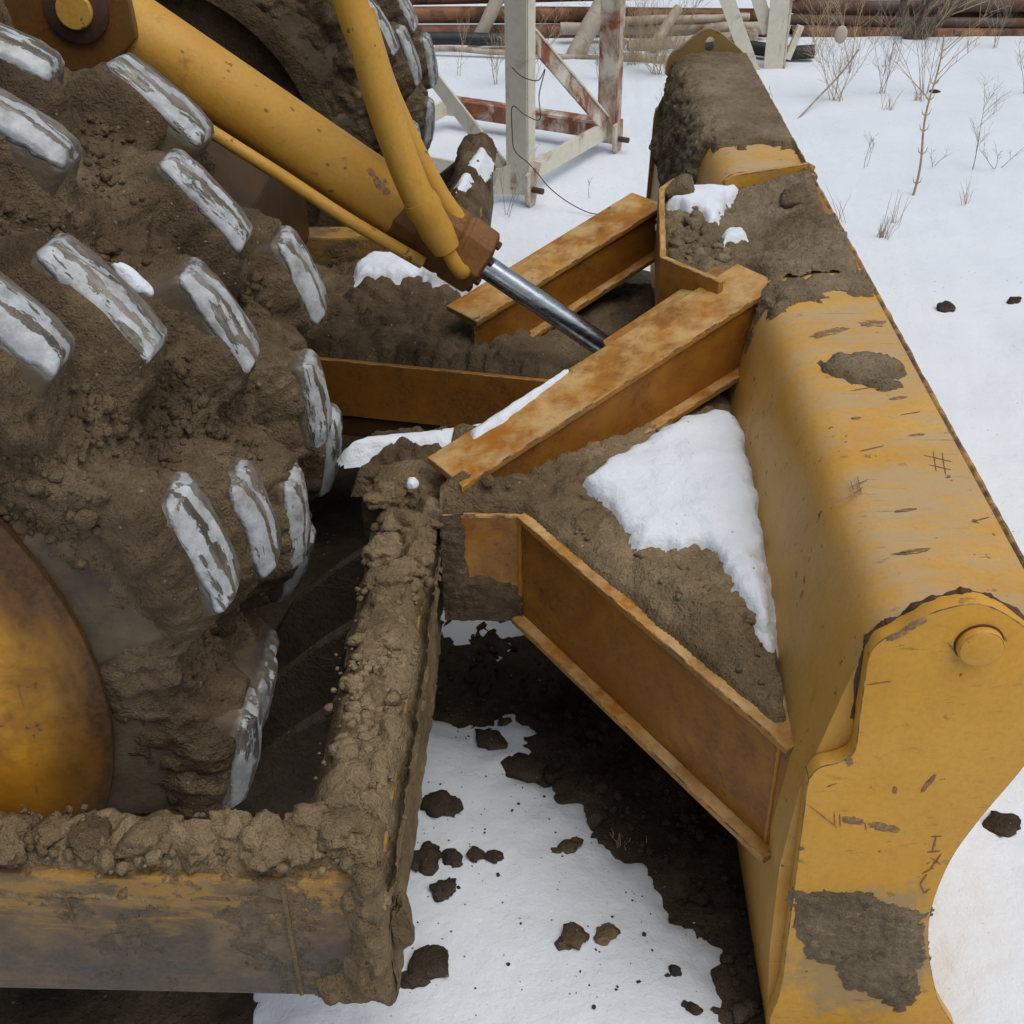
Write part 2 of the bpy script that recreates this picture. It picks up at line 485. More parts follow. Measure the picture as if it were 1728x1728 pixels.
def mesh_from(name, v, f, mat, smooth=False):
    me = bpy.data.meshes.new(name)
    v = np.asarray(v, float)
    if isinstance(f, np.ndarray):
        nf, k_ = f.shape
        me.vertices.add(len(v))
        me.vertices.foreach_set('co', v.astype(np.float32).ravel())
        me.loops.add(nf * k_)
        me.loops.foreach_set('vertex_index', f.astype(np.int32).ravel())
        me.polygons.add(nf)
        me.polygons.foreach_set('loop_start', np.arange(0, nf * k_, k_, dtype=np.int32))
        me.polygons.foreach_set('loop_total', np.full(nf, k_, dtype=np.int32))
        me.update(calc_edges=True)
        me.validate()
    else:
        me.from_pydata([tuple(p) for p in v], [], f)
        me.update()
    if smooth:
        me.polygons.foreach_set('use_smooth', np.ones(len(me.polygons), dtype=bool))
    if mat:
        me.materials.append(MATS[mat])
    return me


def put(name, me, parent=None, pivot=(0, 0, 0), label=None, cat=None, group=None, kind=None):
    o = bpy.data.objects.new(name, me)
    COL.objects.link(o)
    pv = Vector(pivot)
    if parent is not None:
        o.parent = parent
        o.location = pv - PIV[parent.name]
    else:
        o.location = pv
    PIV[o.name] = pv
    for key, val in (('label', label), ('category', cat), ('group', group), ('kind', kind)):
        if val:
            o[key] = val
    return o


def solid(name, v, f, mat, parent=None, smooth=False, pivot=None, **k):
    """mesh from world coordinates, origin at its pivot"""
    v = np.asarray(v, float)
    if pivot is None:
        pivot = ((v[:, 0].min() + v[:, 0].max()) / 2, (v[:, 1].min() + v[:, 1].max()) / 2, v[:, 2].min())
    return put(name, mesh_from(name, v - np.asarray(pivot), f, mat, smooth), parent, pivot, **k)


def empty(name, loc, **k):
    return put(name, None, None, loc, **k)


class MB:
    """collects pieces of ONE thing or part, bevels optional"""
    def __init__(s):
        s.v = []; s.f = []

    def add(s, v, f):
        o = len(s.v)
        s.v += [tuple(map(float, p)) for p in v]
        s.f += [tuple(int(i) + o for i in q) for q in f]
        return s

    def box(s, x0, x1, y0, y1, z0, z1):
        v = [(x, y, z) for x in (x0, x1) for y in (y0, y1) for z in (z0, z1)]
        return s.add(v, [(0, 1, 3, 2), (4, 6, 7, 5), (0, 4, 5, 1), (2, 3, 7, 6), (0, 2, 6, 4), (1, 5, 7, 3)])

    def beam(s, a, b, w, h, up=(0, 0, 1)):
        a, b, up = Vector(a), Vector(b), Vector(up)
        d = (b - a).normalized()
        sd = d.cross(up).normalized()
        u = sd.cross(d)
        v = []
        for p in (a, b):
            for i, j in ((-1, -1), (1, -1), (1, 1), (-1, 1)):
                v.append(p + sd * (i * w / 2) + u * (j * h / 2))
        return s.add(v, [(0, 1, 2, 3), (7, 6, 5, 4), (0, 4, 5, 1), (1, 5, 6, 2), (2, 6, 7, 3), (3, 7, 4, 0)])

    def prism(s, poly, lo, hi, axis='z'):
        """polygon of 2-D points extruded from lo to hi along an axis"""
        n = len(poly)
        mk = {'z': lambda p, t: (p[0], p[1], t), 'y': lambda p, t: (p[0], t, p[1]), 'x': lambda p, t: (t, p[0], p[1])}[axis]
        v = [mk(p, lo) for p in poly] + [mk(p, hi) for p in poly]
        f = [tuple(range(n))[::-1], tuple(range(n, 2 * n))]
        f += [(i, (i + 1) % n, n + (i + 1) % n, n + i) for i in range(n)]
        return s.add(v, f)

    def tube(s, pts, rad, n=8, caps=True):
        pts = [Vector(p) for p in pts]
        rad = rad if isinstance(rad, (list, tuple, np.ndarray)) else [rad] * len(pts)
        prev = None; rings = []
        for i, p in enumerate(pts):
            d = (pts[min(i + 1, len(pts) - 1)] - pts[max(i - 1, 0)])
            d = d.normalized() if d.length > 1e-9 else Vector((0, 0, 1))
            if prev is None:
                r = d.cross(Vector((0, 0, 1)) if abs(d.z) < 0.9 else Vector((1, 0, 0))).normalized()
            else:
                r = (prev - d * prev.dot(d)).normalized()
            prev = r
            u = d.cross(r)
            rings.append([p + (r * math.cos(2 * math.pi * k / n) + u * math.sin(2 * math.pi * k / n)) * rad[i] for k in range(n)])
        v = [q for ring in rings for q in ring]
        f = []
        for i in range(len(pts) - 1):
            for k in range(n):
                f.append((i * n + k, i * n + (k + 1) % n, (i + 1) * n + (k + 1) % n, (i + 1) * n + k))
        if caps:
            f.append(tuple(range(n))[::-1]); f.append(tuple(range((len(pts) - 1) * n, len(pts) * n)))
        return s.add(v, f)

    def lathe(s, a, b, prof, n=32):
        """prof: list of (distance along a->b, radius)"""
        a, b = Vector(a), Vector(b)
        d = (b - a).normalized()
        r = d.cross(Vector((0, 0, 1)) if abs(d.z) < 0.9 else Vector((1, 0, 0))).normalized()
        u = d.cross(r)
        v = []
        for t, rr in prof:
            for k in range(n):
                an = 2 * math.pi * k / n
                v.append(a + d * t + (r * math.cos(an) + u * math.sin(an)) * rr)
        f = []
        for i in range(len(prof) - 1):
            for k in range(n):
                f.append((i * n + k, i * n + (k + 1) % n, (i + 1) * n + (k + 1) % n, (i + 1) * n + k))
        f.append(tuple(range(n))[::-1]); f.append(tuple(range((len(prof) - 1) * n, len(prof) * n)))
        return s.add(v, f)

    def build(s, name, mat, parent=None, smooth=False, bevel=0.0, seg=2, angle=None, **k):
        o = solid(name, s.v, s.f, mat, parent, False, **k)
        bm = bmesh.new()
        bm.from_mesh(o.data)
        bmesh.ops.recalc_face_normals(bm, faces=bm.faces)
        if bevel:
            ed = [e for e in bm.edges if len(e.link_faces) == 2 and e.calc_face_angle(0) > 0.5]
            mi = -1
            if mat.startswith('yellow') and mat != 'yellow_dark':
                o.data.materials.append(MATS['edge_worn'])
                mi = 1
            bmesh.ops.bevel(bm, geom=ed, offset=bevel, segments=seg, profile=0.6, affect='EDGES', clamp_overlap=True, material=mi)
        bm.to_mesh(o.data)
        bm.free()
        if smooth:
            for p in o.data.polygons:
                p.use_smooth = True
            try:
                o.data.set_sharp_from_angle(angle=angle or math.radians(38))
            except Exception:
                pass
        return o


def grid_faces(nu, nv, wrap_u=False):
    iu = np.arange(nu if wrap_u else nu - 1)
    iv = np.arange(nv - 1)
    a, b = np.meshgrid(iu, iv, indexing='ij')
    a2 = (a + 1) % nu
    return np.stack([a * nv + b, a2 * nv + b, a2 * nv + b + 1, a * nv + b + 1], -1).reshape(-1, 4)


def sub(v, f, keep):
    """keep the faces where the mask is true on any corner"""
    f = f[keep[f].any(1)]
    used = np.unique(f)
    re = np.full(len(v), -1); re[used] = np.arange(len(used))
    return v[used], re[f]


def catmull(pts, n=6, closed=True):
    P = [np.asarray(p, float) for p in pts]
    N = len(P); out = []
    for i in range(N if closed else N - 1):
        p0, p1, p2, p3 = (P[(i + j) % N] if closed else P[min(max(i + j, 0), N - 1)] for j in (-1, 0, 1, 2))
        for t in np.linspace(0, 1, n, endpoint=False):
            out.append(0.5 * ((2 * p1) + (-p0 + p2) * t + (2 * p0 - 5 * p1 + 4 * p2 - p3) * t * t + (-p0 + 3 * p1 - 3 * p2 + p3) * t ** 3))
    if not closed:
        out.append(P[-1])
    return out


def ico(sub_):
    bm = bmesh.new()
    bmesh.ops.create_icosphere(bm, subdivisions=sub_, radius=1.0)
    v = np.array([p.co[:] for p in bm.verts]); f = np.array([[q.index for q in p.verts] for p in bm.faces])
    bm.free()
    return v, f


ICO = {i: ico(i) for i in (1, 2, 3, 4)}


def lump(level, seed, rough=0.35, angular=0.5):
    v, f = ICO[level]
    r = 1 + rough * fbm(v[:, 0] * 1.1 + seed * 3.7, v[:, 1] * 1.1 - seed * 1.9, v[:, 2] * 1.1 + seed, 3)
    q = v * r[:, None]
    # a few flat broken faces
    rg = np.random.default_rng(seed)
    for _ in range(int(6 * angular)):
        d = rg.normal(size=3); d /= np.linalg.norm(d)
        h = q @ d
        lim = rg.uniform(0.62, 0.95)
        q = q - np.clip(h - lim, 0, None)[:, None] * d
    return q, f


LUMPS = {lv: [lump(lv, 11 * lv + s, 0.6, 1.4) for s in range(9)] for lv in (1, 2, 3)}


def scatter_lumps(pts, sizes, level=1, squash=0.75, sink=0.25):
    """many small lumps as one mesh (verts, faces)"""
    V = []; F = []; o = 0
    for p, s in zip(pts, sizes):
        v, f = LUMPS[level][RNG.integers(9)]
        a = RNG.uniform(0, 6.283); c_, s_ = math.cos(a), math.sin(a)
        M = np.array([[c_, -s_, 0], [s_, c_, 0], [0, 0, squash]]) @ np.diag(RNG.uniform(0.75, 1.25, 3))
        q = (v @ M.T) * s
        q = q + np.asarray(p) + np.array([0, 0, s * (squash - sink) * 0.6])
        V.append(q); F.append(f + o); o += len(v)
    return np.concatenate(V), np.concatenate(F)


# ------------------------------------------------------------------ ground: soil sheet and snow lying on it
def spaced(lo, hi, step, far, grow=1.16):
    a = list(np.arange(lo, hi, step))
    s, x = step, a[-1]
    while x < far:
        s *= grow; x += s; a.append(x)
    s, x = step, a[0]
    pre = []
    while x > -far:
        s *= grow; x -= s; pre.append(x)
    return np.array(pre[::-1] + a)


gx = spaced(-0.95, 1.6, 0.016, 160.0, 1.055)
gy = spaced(1.15, 3.3, 0.016, 160.0, 1.045)
GX, GY = np.meshgrid(gx, gy, indexing='ij')


def soil_h(x, y):
    near = np.exp(-(((x - 0.1) / 1.6) ** 2 + ((y - 2.2) / 1.8) ** 2))
    h = 0.012 * fbm(x * 2.1, y * 2.1, 3.0, 4)
    h = h + near * (0.018 * cobble(x, y, 0.055) + 0.012 * cobble(x + 5, y - 3, 0.023) + 0.014 * fbm(x * 9, y * 9, 1.0, 3))
    return G + h - 0.012


def bank(x, y):
    """the snow drifts up against the stack of pipes"""
    return 0.022 * sstep(9.6, 10.5, y) * (0.5 + 0.9 * perlin(x * 0.9, 4.0)) + 0.18 * sstep(13, 40, np.hypot(x, y)) + 0.03 * perlin(x * 0.35, y * 0.35, 2.2)


SNOW_EDGE = [(-3.0, 2.42), (-0.311, 2.40), (-0.2, 2.385), (-0.14, 2.33), (-0.10, 2.41), (-0.03, 2.36), (0.005, 2.20), (-0.045, 2.19), (0.03, 2.13), (0.095, 2.09), (0.115, 1.96), (0.24, 1.885), (0.27, 1.79), (0.355, 1.735), (0.36, 1.655), (0.41, 1.56), (0.47, 1.42), (0.62, 1.30), (0.62, -40.0), (-3.0, -40.0)]
MACH = [(-9.0, 0.9), (-0.5, 1.40), (-0.42, 2.4), (0.62, 1.30), (0.78, 1.42), (0.80, 5.6), (-0.1, 5.75), (-9.0, 5.75)]   # sheltered ground under the machine


def snow_t(x, y):
    """thickness of the snow, negative where the ground is bare"""
    w = 0.05 * fbm(x * 5, y * 5, 8.0, 4) + 0.02 * fbm(x * 19, y * 19, 2.0, 3)
    d1 = -sd_poly(x, y, SNOW_EDGE) + w
    d2 = sd_poly(x, y, MACH) + w
    hub = sd_poly(x, y, [(-9, 0.9), (-0.62, 1.34), (-0.62, 3.0), (-9, 3.0)]) + w
    d = np.maximum(np.minimum(d1, hub), d2)
    pat = 0.05 - np.hypot((x + 0.27) / 1.3, (y - 2.82) / 0.8) * 0.32 + 0.09 * fbm(x * 8, y * 8, 5.0, 3)    # thin leftovers below the brace
    d = np.maximum(d, np.minimum(pat, 0.02))
    return np.where(d > 0, 0.045 * (1 - np.exp(-d * 12)) - 0.002, np.maximum(d * 0.5 - 0.002, -0.05))


sh = soil_h(GX, GY) + np.where(np.hypot(GX, GY) > 13, bank(GX, GY), 0) * 0.9
v = np.stack([GX, GY, sh], -1).reshape(-1, 3)
solid('ground', v, grid_faces(len(gx), len(gy)), 'soil', smooth=True, pivot=(0, 0, 0), kind='structure')
t = snow_t(GX, GY)
n_soft = 0.010 * fbm(GX * 2.3, GY * 2.3, 6.0, 4) + 0.0035 * fbm(GX * 16, GY * 16, 1.0, 3)
dim = np.zeros_like(GX)
for _ in range(34):                       # old, half filled footprints and dimples in the open snow
    cx_, cy_ = RNG.uniform(1.1, 3.6), RNG.uniform(2.4, 7.5)
    dim -= RNG.uniform(0.008, 0.022) * np.exp(-(((GX - cx_) / RNG.uniform(0.05, 0.14)) ** 2 + ((GY - cy_) / RNG.uniform(0.06, 0.16)) ** 2))
sn = G + t + np.where(t > 0, 1, 0.3) * (n_soft + dim) + bank(GX, GY) * np.where(t > 0.02, 1, 0)
v = np.stack([GX, GY, sn], -1).reshape(-1, 3)
vv, ff = sub(v, grid_faces(len(gx), len(gy)), (t > -0.045).ravel())
solid('snow_cover', vv, ff, 'snow', smooth=True, pivot=(0, 0, 0), kind='structure')


def snow_z(x, y):
    x = np.asarray([x], float); y = np.asarray([y], float)
    tt = snow_t(x, y)
    return float((G + np.maximum(tt, 0) + 0.010 * fbm(x * 2.3, y * 2.3, 6.0, 4) + np.where(tt > 0.02, bank(x, y), 0))[0])


# ------------------------------------------------------------------ the compactor
ROOT = empty('soil_compactor', (-1.0, 3.5, G), label='yellow soil compactor caked in brown mud, spiked drums and wide dozer blade', cat='compactor')

# ---- blade
BACK = [(0.470, -0.17), (0.446, 0.10), (0.436, 0.35), (0.447, 0.56), (0.492, 0.80)]
PROF = BACK + [(0.508, 0.875), (0.526, 0.918), (0.552, 0.942), (0.588, 0.951), (0.700, 0.953), (0.793, 0.952)]
FRONT = [(0.804, 0.940), (0.814, 0.86), (0.816, 0.76), (0.802, 0.66), (0.757, 0.528), (0.727, 0.417), (0.719, 0.283), (0.736, 0.159), (0.775, 0.02), (0.84, -0.17)]
Y0, Y1 = 1.478, 5.172
blade = MB().prism(PROF + FRONT, Y0, 2.90, 'y').build('blade', 'yellow_blade', ROOT, smooth=True, angle=math.radians(30))
MB().prism(PROF + FRONT, 3.676, Y1, 'y').build('blade_section', 'yellow_blade', blade, smooth=True, angle=math.radians(30), label='far section of the blade under a thick coat of dry mud')
RECESS = BACK + [(0.52, 0.815), (0.62, 0.850), (0.770, 0.925), (0.793, 0.952)]
MB().prism(RECESS + FRONT, 2.901, 3.675, 'y').build('blade_section', 'yellow_blade', blade, smooth=True, angle=math.radians(30), label='notched middle section of the blade filled with dirt')
# weld bead along the top front edge
mb = MB()
ys = np.arange(Y0, Y1, 0.02)
lip = [(0.801 + 0.003 * float(perlin(y * 5, 1.0)), y, 0.948 + 0.002 * float(perlin(y * 14, 2.0))) for y in ys]
mb.tube(lip, [0.0065 + 0.003 * float(perlin(y * 20, 7.0)) for y in ys], 7)
mb.build('front_lip', 'edge_worn', blade, smooth=True)

PLATE = [(0.509, 0.880), (0.511, 0.912), (0.524, 0.936), (0.552, 0.957), (0.582, 0.985), (0.616, 1.002), (0.658, 1.010), (0.706, 0.989), (0.762, 0.942), (0.808, 0.870), (0.828, 0.790), (0.812, 0.680), (0.760, 0.530), (0.730, 0.417), (0.722, 0.283), (0.740, 0.159), (0.784, 0.01), (0.845, -0.175),
         (0.492, -0.175), (0.472, 0.05), (0.460, 0.34), (0.450, 0.590), (0.452, 0.628), (0.466, 0.652), (0.492, 0.662), (0.512, 0.678), (0.518, 0.706), (0.513, 0.780)]


def end_plate(y0, y1, poly, hole=None):
    mb = MB()
    poly = [tuple(p) for p in catmull(poly, 4)]
    if not hole:
        return mb.prism(poly, y0, y1, 'y')
    hc, hr = hole             # a slot through the lug: the plate is stitched as quads round it
    n = len(poly)
    ang = [math.atan2(p[1] - hc[1], p[0] - hc[0]) for p in poly]
    hol = [(hc[0] + hr[0] * math.cos(a), hc[1] + hr[1] * math.sin(a)) for a in ang]
    v = [(p[0], y, p[1]) for y in (y0, y1) for p in poly] + [(p[0], y, p[1]) for y in (y0, y1) for p in hol]
    f = []
    for i in range(n):
        j = (i + 1) % n
        f += [(i, j, n + j, n + i), (2 * n + i, 3 * n + i, 3 * n + j, 2 * n + j), (i, 2 * n + i, 2 * n + j, j), (n + i, n + j, 3 * n + j, 3 * n + i)]
    return mb.add(v, f)


PY = 1.445
ep = end_plate(PY, 1.4765, PLATE).build('end_plate', 'yellow_plate', blade, smooth=True, bevel=0.003, seg=2, angle=math.radians(30), label='yellow blade end plate with a round pin head and a smear of dry mud')
# far plate: body below, lug above with the slot
lug = [(0.484, 0.860), (0.484, 0.945), (0.532, 0.985), (0.575, 1.022), (0.606, 1.046), (0.640, 1.056), (0.680, 1.043), (0.720, 1.014), (0.765, 0.980), (0.806, 0.935), (0.812, 0.862), (0.645, 0.858)]
end_plate(5.1735, 5.205, lug, ((0.646, 0.993), (0.021, 0.032))).build('end_plate', 'yellow_dusty', blade, smooth=True, angle=math.radians(30), label='muddy lug with a slot on the far end of the blade')
MB().prism([(0.812, 0.855), (0.802, 0.66), (0.757, 0.528), (0.727, 0.417), (0.719, 0.283), (0.736, 0.159), (0.84, -0.175), (0.50, -0.175), (0.47, 0.05), (0.419, 0.32), (0.432, 0.69), (0.438, 0.728), (0.462, 0.752), (0.486, 0.775), (0.488, 0.855)], 5.1735, 5.205, 'y').build('end_plate', 'yellow_dusty', blade, bevel=0.003, label='far end plate of the blade below its slotted lug')
MB().lathe((0.674, PY - 0.002, 0.932), (0.674, 1.30, 0.932), [(0, 0.0355), (0.011, 0.0355), (0.0145, 0.034), (0.016, 0.031)], 40).build('pin_head', 'yellow_plate', blade, smooth=True, bevel=0.0012)
MB().lathe((0.674, PY - 0.0005, 0.932), (0.674, 1.30, 0.932), [(0, 0.0385), (0.0022, 0.0380)], 40).build('pin_weld', 'rust_dark', blade, smooth=True)
# rusty weld seam where the plate meets the rolled top
seam = [p for p in catmull([(0.513, 0.74), (0.509, 0.84), (0.511, 0.905), (0.524, 0.936), (0.552, 0.957), (0.582, 0.985), (0.616, 1.002), (0.658, 1.010), (0.706, 0.989), (0.762, 0.942)], 10, False)]
wid = [max(0.0012, 0.0042 + 0.010 * float(perlin(i * 0.16, 9.0)) + 0.004 * float(perlin(i * 0.6, 2.0))) for i in range(len(seam))]
mb = MB()
mb.tube([(p[0], 1.4770, p[1] - 0.001) for i, p in enumerate(seam)], wid, 7)
mb.build('weld_seam', 'rust_dark', blade, smooth=True)

# scratches and chips in the paint, each a shallow mark of its own
PS = [((0.6846, 0.4831), (0.7009, 0.4851)), ((0.6929, 0.4833), (0.6937, 0.4455)), ((0.6859, 0.4421), (0.7063, 0.4458)), ((0.7102, 0.4364), (0.6985, 0.3972)), ((0.6925, 0.4295), (0.713, 0.4107)), ((0.7035, 0.399), (0.687, 0.3838)), ((0.694, 0.3807), (0.6882, 0.354)), ((0.6882, 0.354), (0.7006, 0.3274)), ((0.7006, 0.3274), (0.7067, 0.3411)), ((0.4595, 0.557), (0.5144, 0.5035)), ((0.5053, 0.5385), (0.5108, 0.5065)), ((0.5148, 0.5372), (0.52, 0.5083)), ((0.5623, 0.5171), (0.5677, 0.4956)), ((0.4827, 0.6051), (0.4986, 0.6142)), ((0.5137, 0.8414), (0.5483, 0.8497)), ((0.6412, 0.9139), (0.6267, 0.9319)), ((0.705, 0.9513), (0.7173, 0.937))]
TS = [((0.538, 1.8186), (0.5788, 1.8598)), ((0.555, 1.8586), (0.5916, 1.8848)), ((0.5605, 1.8841), (0.5592, 1.8234)), ((0.5769, 1.8987), (0.5716, 1.8374)), ((0.7207, 1.9757), (0.7647, 1.9546)), ((0.7424, 1.9937), (0.7282, 1.9179)), ((0.7571, 1.9851), (0.7431, 1.9076)), ((0.7209, 1.9411), (0.7565, 1.9246)), ((0.6362, 2.2371), (0.7067, 2.2609)), ((0.5781, 1.6499), (0.6304, 1.6595)), ((0.7466, 1.7507), (0.7827, 1.7663)), ((0.6053, 1.9916), (0.6494, 2.0102)), ((0.713, 2.1332), (0.7586, 2.1486))]


def blob_mark(name, to3d, ca, cb, ra, rb, seed, parent, rot=0.0, h=0.0009):
    """a flat, ragged edged chip: a low disc"""
    n = 26
    rg = [1 + 0.55 * float(perlin(3 * math.cos(6.2832 * i / n) + seed, 3 * math.sin(6.2832 * i / n), seed * 1.7)) for i in range(n)]
    pts = []
    for i in range(n):
        a = 6.2832 * i / n
        u, w = ra * rg[i] * math.cos(a), rb * rg[(i * 7) % n] ** 0.5 * rg[i] * math.sin(a)
        pts.append((ca + u * math.cos(rot) - w * math.sin(rot), cb + u * math.sin(rot) + w * math.cos(rot)))
    v = [to3d(a, b, 0.0) for a, b in pts] + [to3d(ca + (a - ca) * 0.93, cb + (b - cb) * 0.93, h) for a, b in pts]
    f = [tuple(range(n, 2 * n))] + [(i, (i + 1) % n, n + (i + 1) % n, n + i) for i in range(n)]
    return MB().add(v, f).build(name, 'chip_rust', parent)


k = NT('chip_rust')
k.col(k.ramp(k.noise(45, 4, 0.65), [(0.3, (0.13, 0.070, 0.042)), (0.5, (0.25, 0.140, 0.070)), (0.62, (0.46, 0.265, 0.09))]))
k.rough(0.8)
k.bump((k.noise(140, 3, 0.6), 0.0015, 0.5))
on_plate = lambda a, b, h: (a, PY - 0.0003 - h, b)
on_top = lambda a, b, h: (a, b, 0.9532 + h)
for i, (p, q) in enumerate(PS + TS):
    t3, par = (on_plate, ep) if i < len(PS) else (on_top, blade)
    dx, dy = q[0] - p[0], q[1] - p[1]
    blob_mark('scratch_mark', t3, (p[0] + q[0]) / 2, (p[1] + q[1]) / 2, math.hypot(dx, dy) / 2, 0.0018 if i < 9 else 0.0010, 3.1 + i * 0.77, par, math.atan2(dy, dx))
for i, (a, b, ra, rb, rot) in enumerate([(0.5409, 0.5211, .022, .009, -.2), (0.598, 0.505, .034, .010, -.28), (0.512, 0.668, .006, .012, .3), (0.568, 0.968, .020, .008, .6), (0.545, 0.946, .016, .006, .5), (0.60, 0.60, .004, .010, .2), (0.655, 0.62, .005, .022, -.35)]):
    blob_mark('paint_chip', on_plate, a, b, ra, rb, 40 + i * 1.3, ep, rot)
for i, (a, b, ra, rb, rot) in enumerate([(0.6426, 2.5212, .050, .012, .5), (0.7519, 2.5704, .030, .018, .2), (0.6204, 1.6593, .030, .006, .25), (0.7247, 2.2048, .020, .006, .3), (0.7252, 2.0534, .016, .004, .2), (0.6393, 1.7859, .020, .004, .25), (0.62, 2.12, .010, .004, .2)]):
    blob_mark('paint_chip', on_top, a, b, ra, rb, 60 + i * 1.3, blade, rot)

# mud crust over the far half of the blade and in patches on the near half
arc = np.array(PROF[3:])
arc = np.array(catmull(arc, 6, False))
seg = np.r_[0, np.cumsum(np.linalg.norm(np.diff(arc, axis=0), axis=1))]
su = np.linspace(0, seg[-1], 95)
PX, PZ = np.interp(su, seg, arc[:, 0]), np.interp(su, seg, arc[:, 1])
tx, tz = np.gradient(PX), np.gradient(PZ)
nn = np.hypot(tx, tz); NX, NZ = -tz / nn, tx / nn
yv = np.arange(1.50, 5.165, 0.0085)
S, YY = np.meshgrid(su, yv, indexing='ij')
XX = np.repeat(PX[:, None], len(yv), 1); ZZ = np.repeat(PZ[:, None], len(yv), 1)
slack = fbm(S * 6, YY * 6, 1.5, 4)
fray = fbm(XX * 13, YY * 24, 3.5, 4)
far = sstep(3.94, 4.03, YY + 0.07 * slack + 0.05 * fray + 0.25 * (XX - 0.62))
band = np.exp(-((YY - 2.77 - 0.25 * (XX - 0.66) + 0.05 * fray) / 0.07) ** 4)
band2 = np.exp(-(np.hypot((YY - 2.33 + 0.04 * fray) / 0.085, (XX - 0.690 + 0.04 * slack) / 0.085)) ** 4)
edge = sstep(0.770, 0.80, XX) * sstep(2.5, 3.1, YY) * 0.8
topness = sstep(0.45, 0.56, XX)
th = np.maximum.reduce([far * (0.62 + 0.38 * topness), band * topness * 0.85, band2 * topness * 1.05, edge])
th = th + 0.22 * slack + 0.10 * fray + 0.16 * fbm(XX * 55, YY * 70, 6.5, 3) - 0.46
th = np.where((YY > 2.895) & (YY < 3.69), -0.2, th)
lumpy = 0.016 * cobble(S * 1.2, YY, 0.06) + 0.012 * cobble(S + 3, YY, 0.027) + 0.006 * cobble(S + 7, YY, 0.012) + 0.007 * fbm(S * 22, YY * 22, 2.0, 3)
back = (1 - sstep(0.50, 0.56, XX)) * far
drips = 0.020 * np.clip(fbm(YY * 16, S * 3.0, 4.0, 3), 0, 1) * back
D = np.where(th > 0, np.minimum(th * 0.05, 0.010) + lumpy * np.clip(th * 5, 0, 1) * (0.42 + 0.45 * back) + drips * np.clip(th * 5, 0, 1) - 0.0006, np.maximum(th * 0.06, -0.006) - 0.0006)
v = np.stack([XX + NX[:, None] * D, YY, ZZ + NZ[:, None] * D], -1).reshape(-1, 3)
vv, ff = sub(v, grid_faces(len(su), len(yv)), (th > -0.08).ravel())
solid('mud_crust', vv, ff[:, ::-1], 'mud_top', blade, smooth=True, kind='stuff', label='dry grey brown mud crusted along the blade top')

# mud smear on the near end plate
ux = np.arange(0.44, 0.80, 0.0042); uz_ = np.arange(-0.17, 0.36, 0.0042)
A_, B_ = np.meshgrid(ux, uz_, indexing='ij')
sm = sd_poly(A_, B_, [(0.463, 0.322), (0.52, 0.332), (0.60, 0.328), (0.64, 0.300), (0.712, 0.272), (0.722, 0.20), (0.735, 0.10), (0.745, 0.00), (0.72, -0.05), (0.66, 0.005), (0.60, 0.035), (0.565, 0.10), (0.510, 0.125), (0.480, 0.20)])
e_ = -sm + 0.012 * fbm(A_ * 14, B_ * 14, 3.0, 4) + 0.011 * fbm(A_ * 70, B_ * 70, 1.0, 3)
D = np.where(e_ > 0, np.minimum(e_ * 0.25, 0.006) + 0.007 * cobble(A_, B_, 0.022) * np.clip(e_ * 40, 0, 1) + 0.003 * fbm(A_ * 40, B_ * 40, 1.0, 3) * np.clip(e_ * 60, 0, 1), np.maximum(e_ * 0.3, -0.004))
v = np.stack([A_, PY - D, B_], -1).reshape(-1, 3)
vv, ff = sub(v, grid_faces(len(ux), len(uz_)), (e_ > -0.006).ravel())
solid('mud_smear', vv, ff, 'mud_top', ep, smooth=True, kind='stuff')

# ---- guard pocket at the middle of the blade
wall = [(0.560, 3.675), (0.370, 3.600), (0.318, 3.505), (0.283, 2.965), (0.420, 2.800)]
for i, ((xa, ya), (xb, yb)) in enumerate(zip(wall[1:-1], wall[2:])):
    d = Vector((xb - xa, yb - ya, 0)).normalized(); nrm = Vector((-d.y, d.x, 0)) * 0.018
    z0 = 0.77 if i == 0 else 0.775
    q = [(xa, ya), (xb, yb), (xb + nrm.x, yb + nrm.y), (xa + nrm.x, ya + nrm.y)]
    MB().prism(q, z0, 0.957).build('guard_wall', 'yellow_brace', blade, bevel=0.003)
MB().prism([(0.545, 0.80), (0.535, 0.925), (0.560, 0.945), (0.790, 0.982), (0.812, 0.972), (0.800, 0.93), (0.74, 0.80)], 3.655, 3.6745, 'y').build('guard_rib', 'yellow_plate', blade, bevel=0.003, label='upright yellow rib with a rusty corner across the blade top')
blob_mark('paint_chip', lambda a, b, h: (a, 3.6545 - h, b), 0.785, 0.935, 0.034, 0.040, 81.3, blade)
blob_mark('paint_chip', lambda a, b, h: (a, 3.6545 - h, b), 0.67, 0.915, 0.010, 0.007, 84.3, blade)
MB().prism([(0.42, 2.80), (0.283, 2.965), (0.318, 3.505), (0.37, 3.60), (0.50, 3.66), (0.50, 2.80)], 0.745, 0.768).build('guard_floor', 'yellow_brace', blade)

fx = np.arange(0.27, 0.80, 0.0085); fy = np.arange(2.78, 3.67, 0.0085)
A_, B_ = np.meshgrid(fx, fy, indexing='ij')
pk = sd_poly(A_, B_, [(0.44, 2.80), (0.312, 2.98), (0.338, 3.495), (0.385, 3.585), (0.56, 3.652), (0.79, 3.65), (0.792, 3.42), (0.790, 3.05), (0.775, 2.88), (0.70, 2.865), (0.60, 2.85), (0.53, 2.80)])


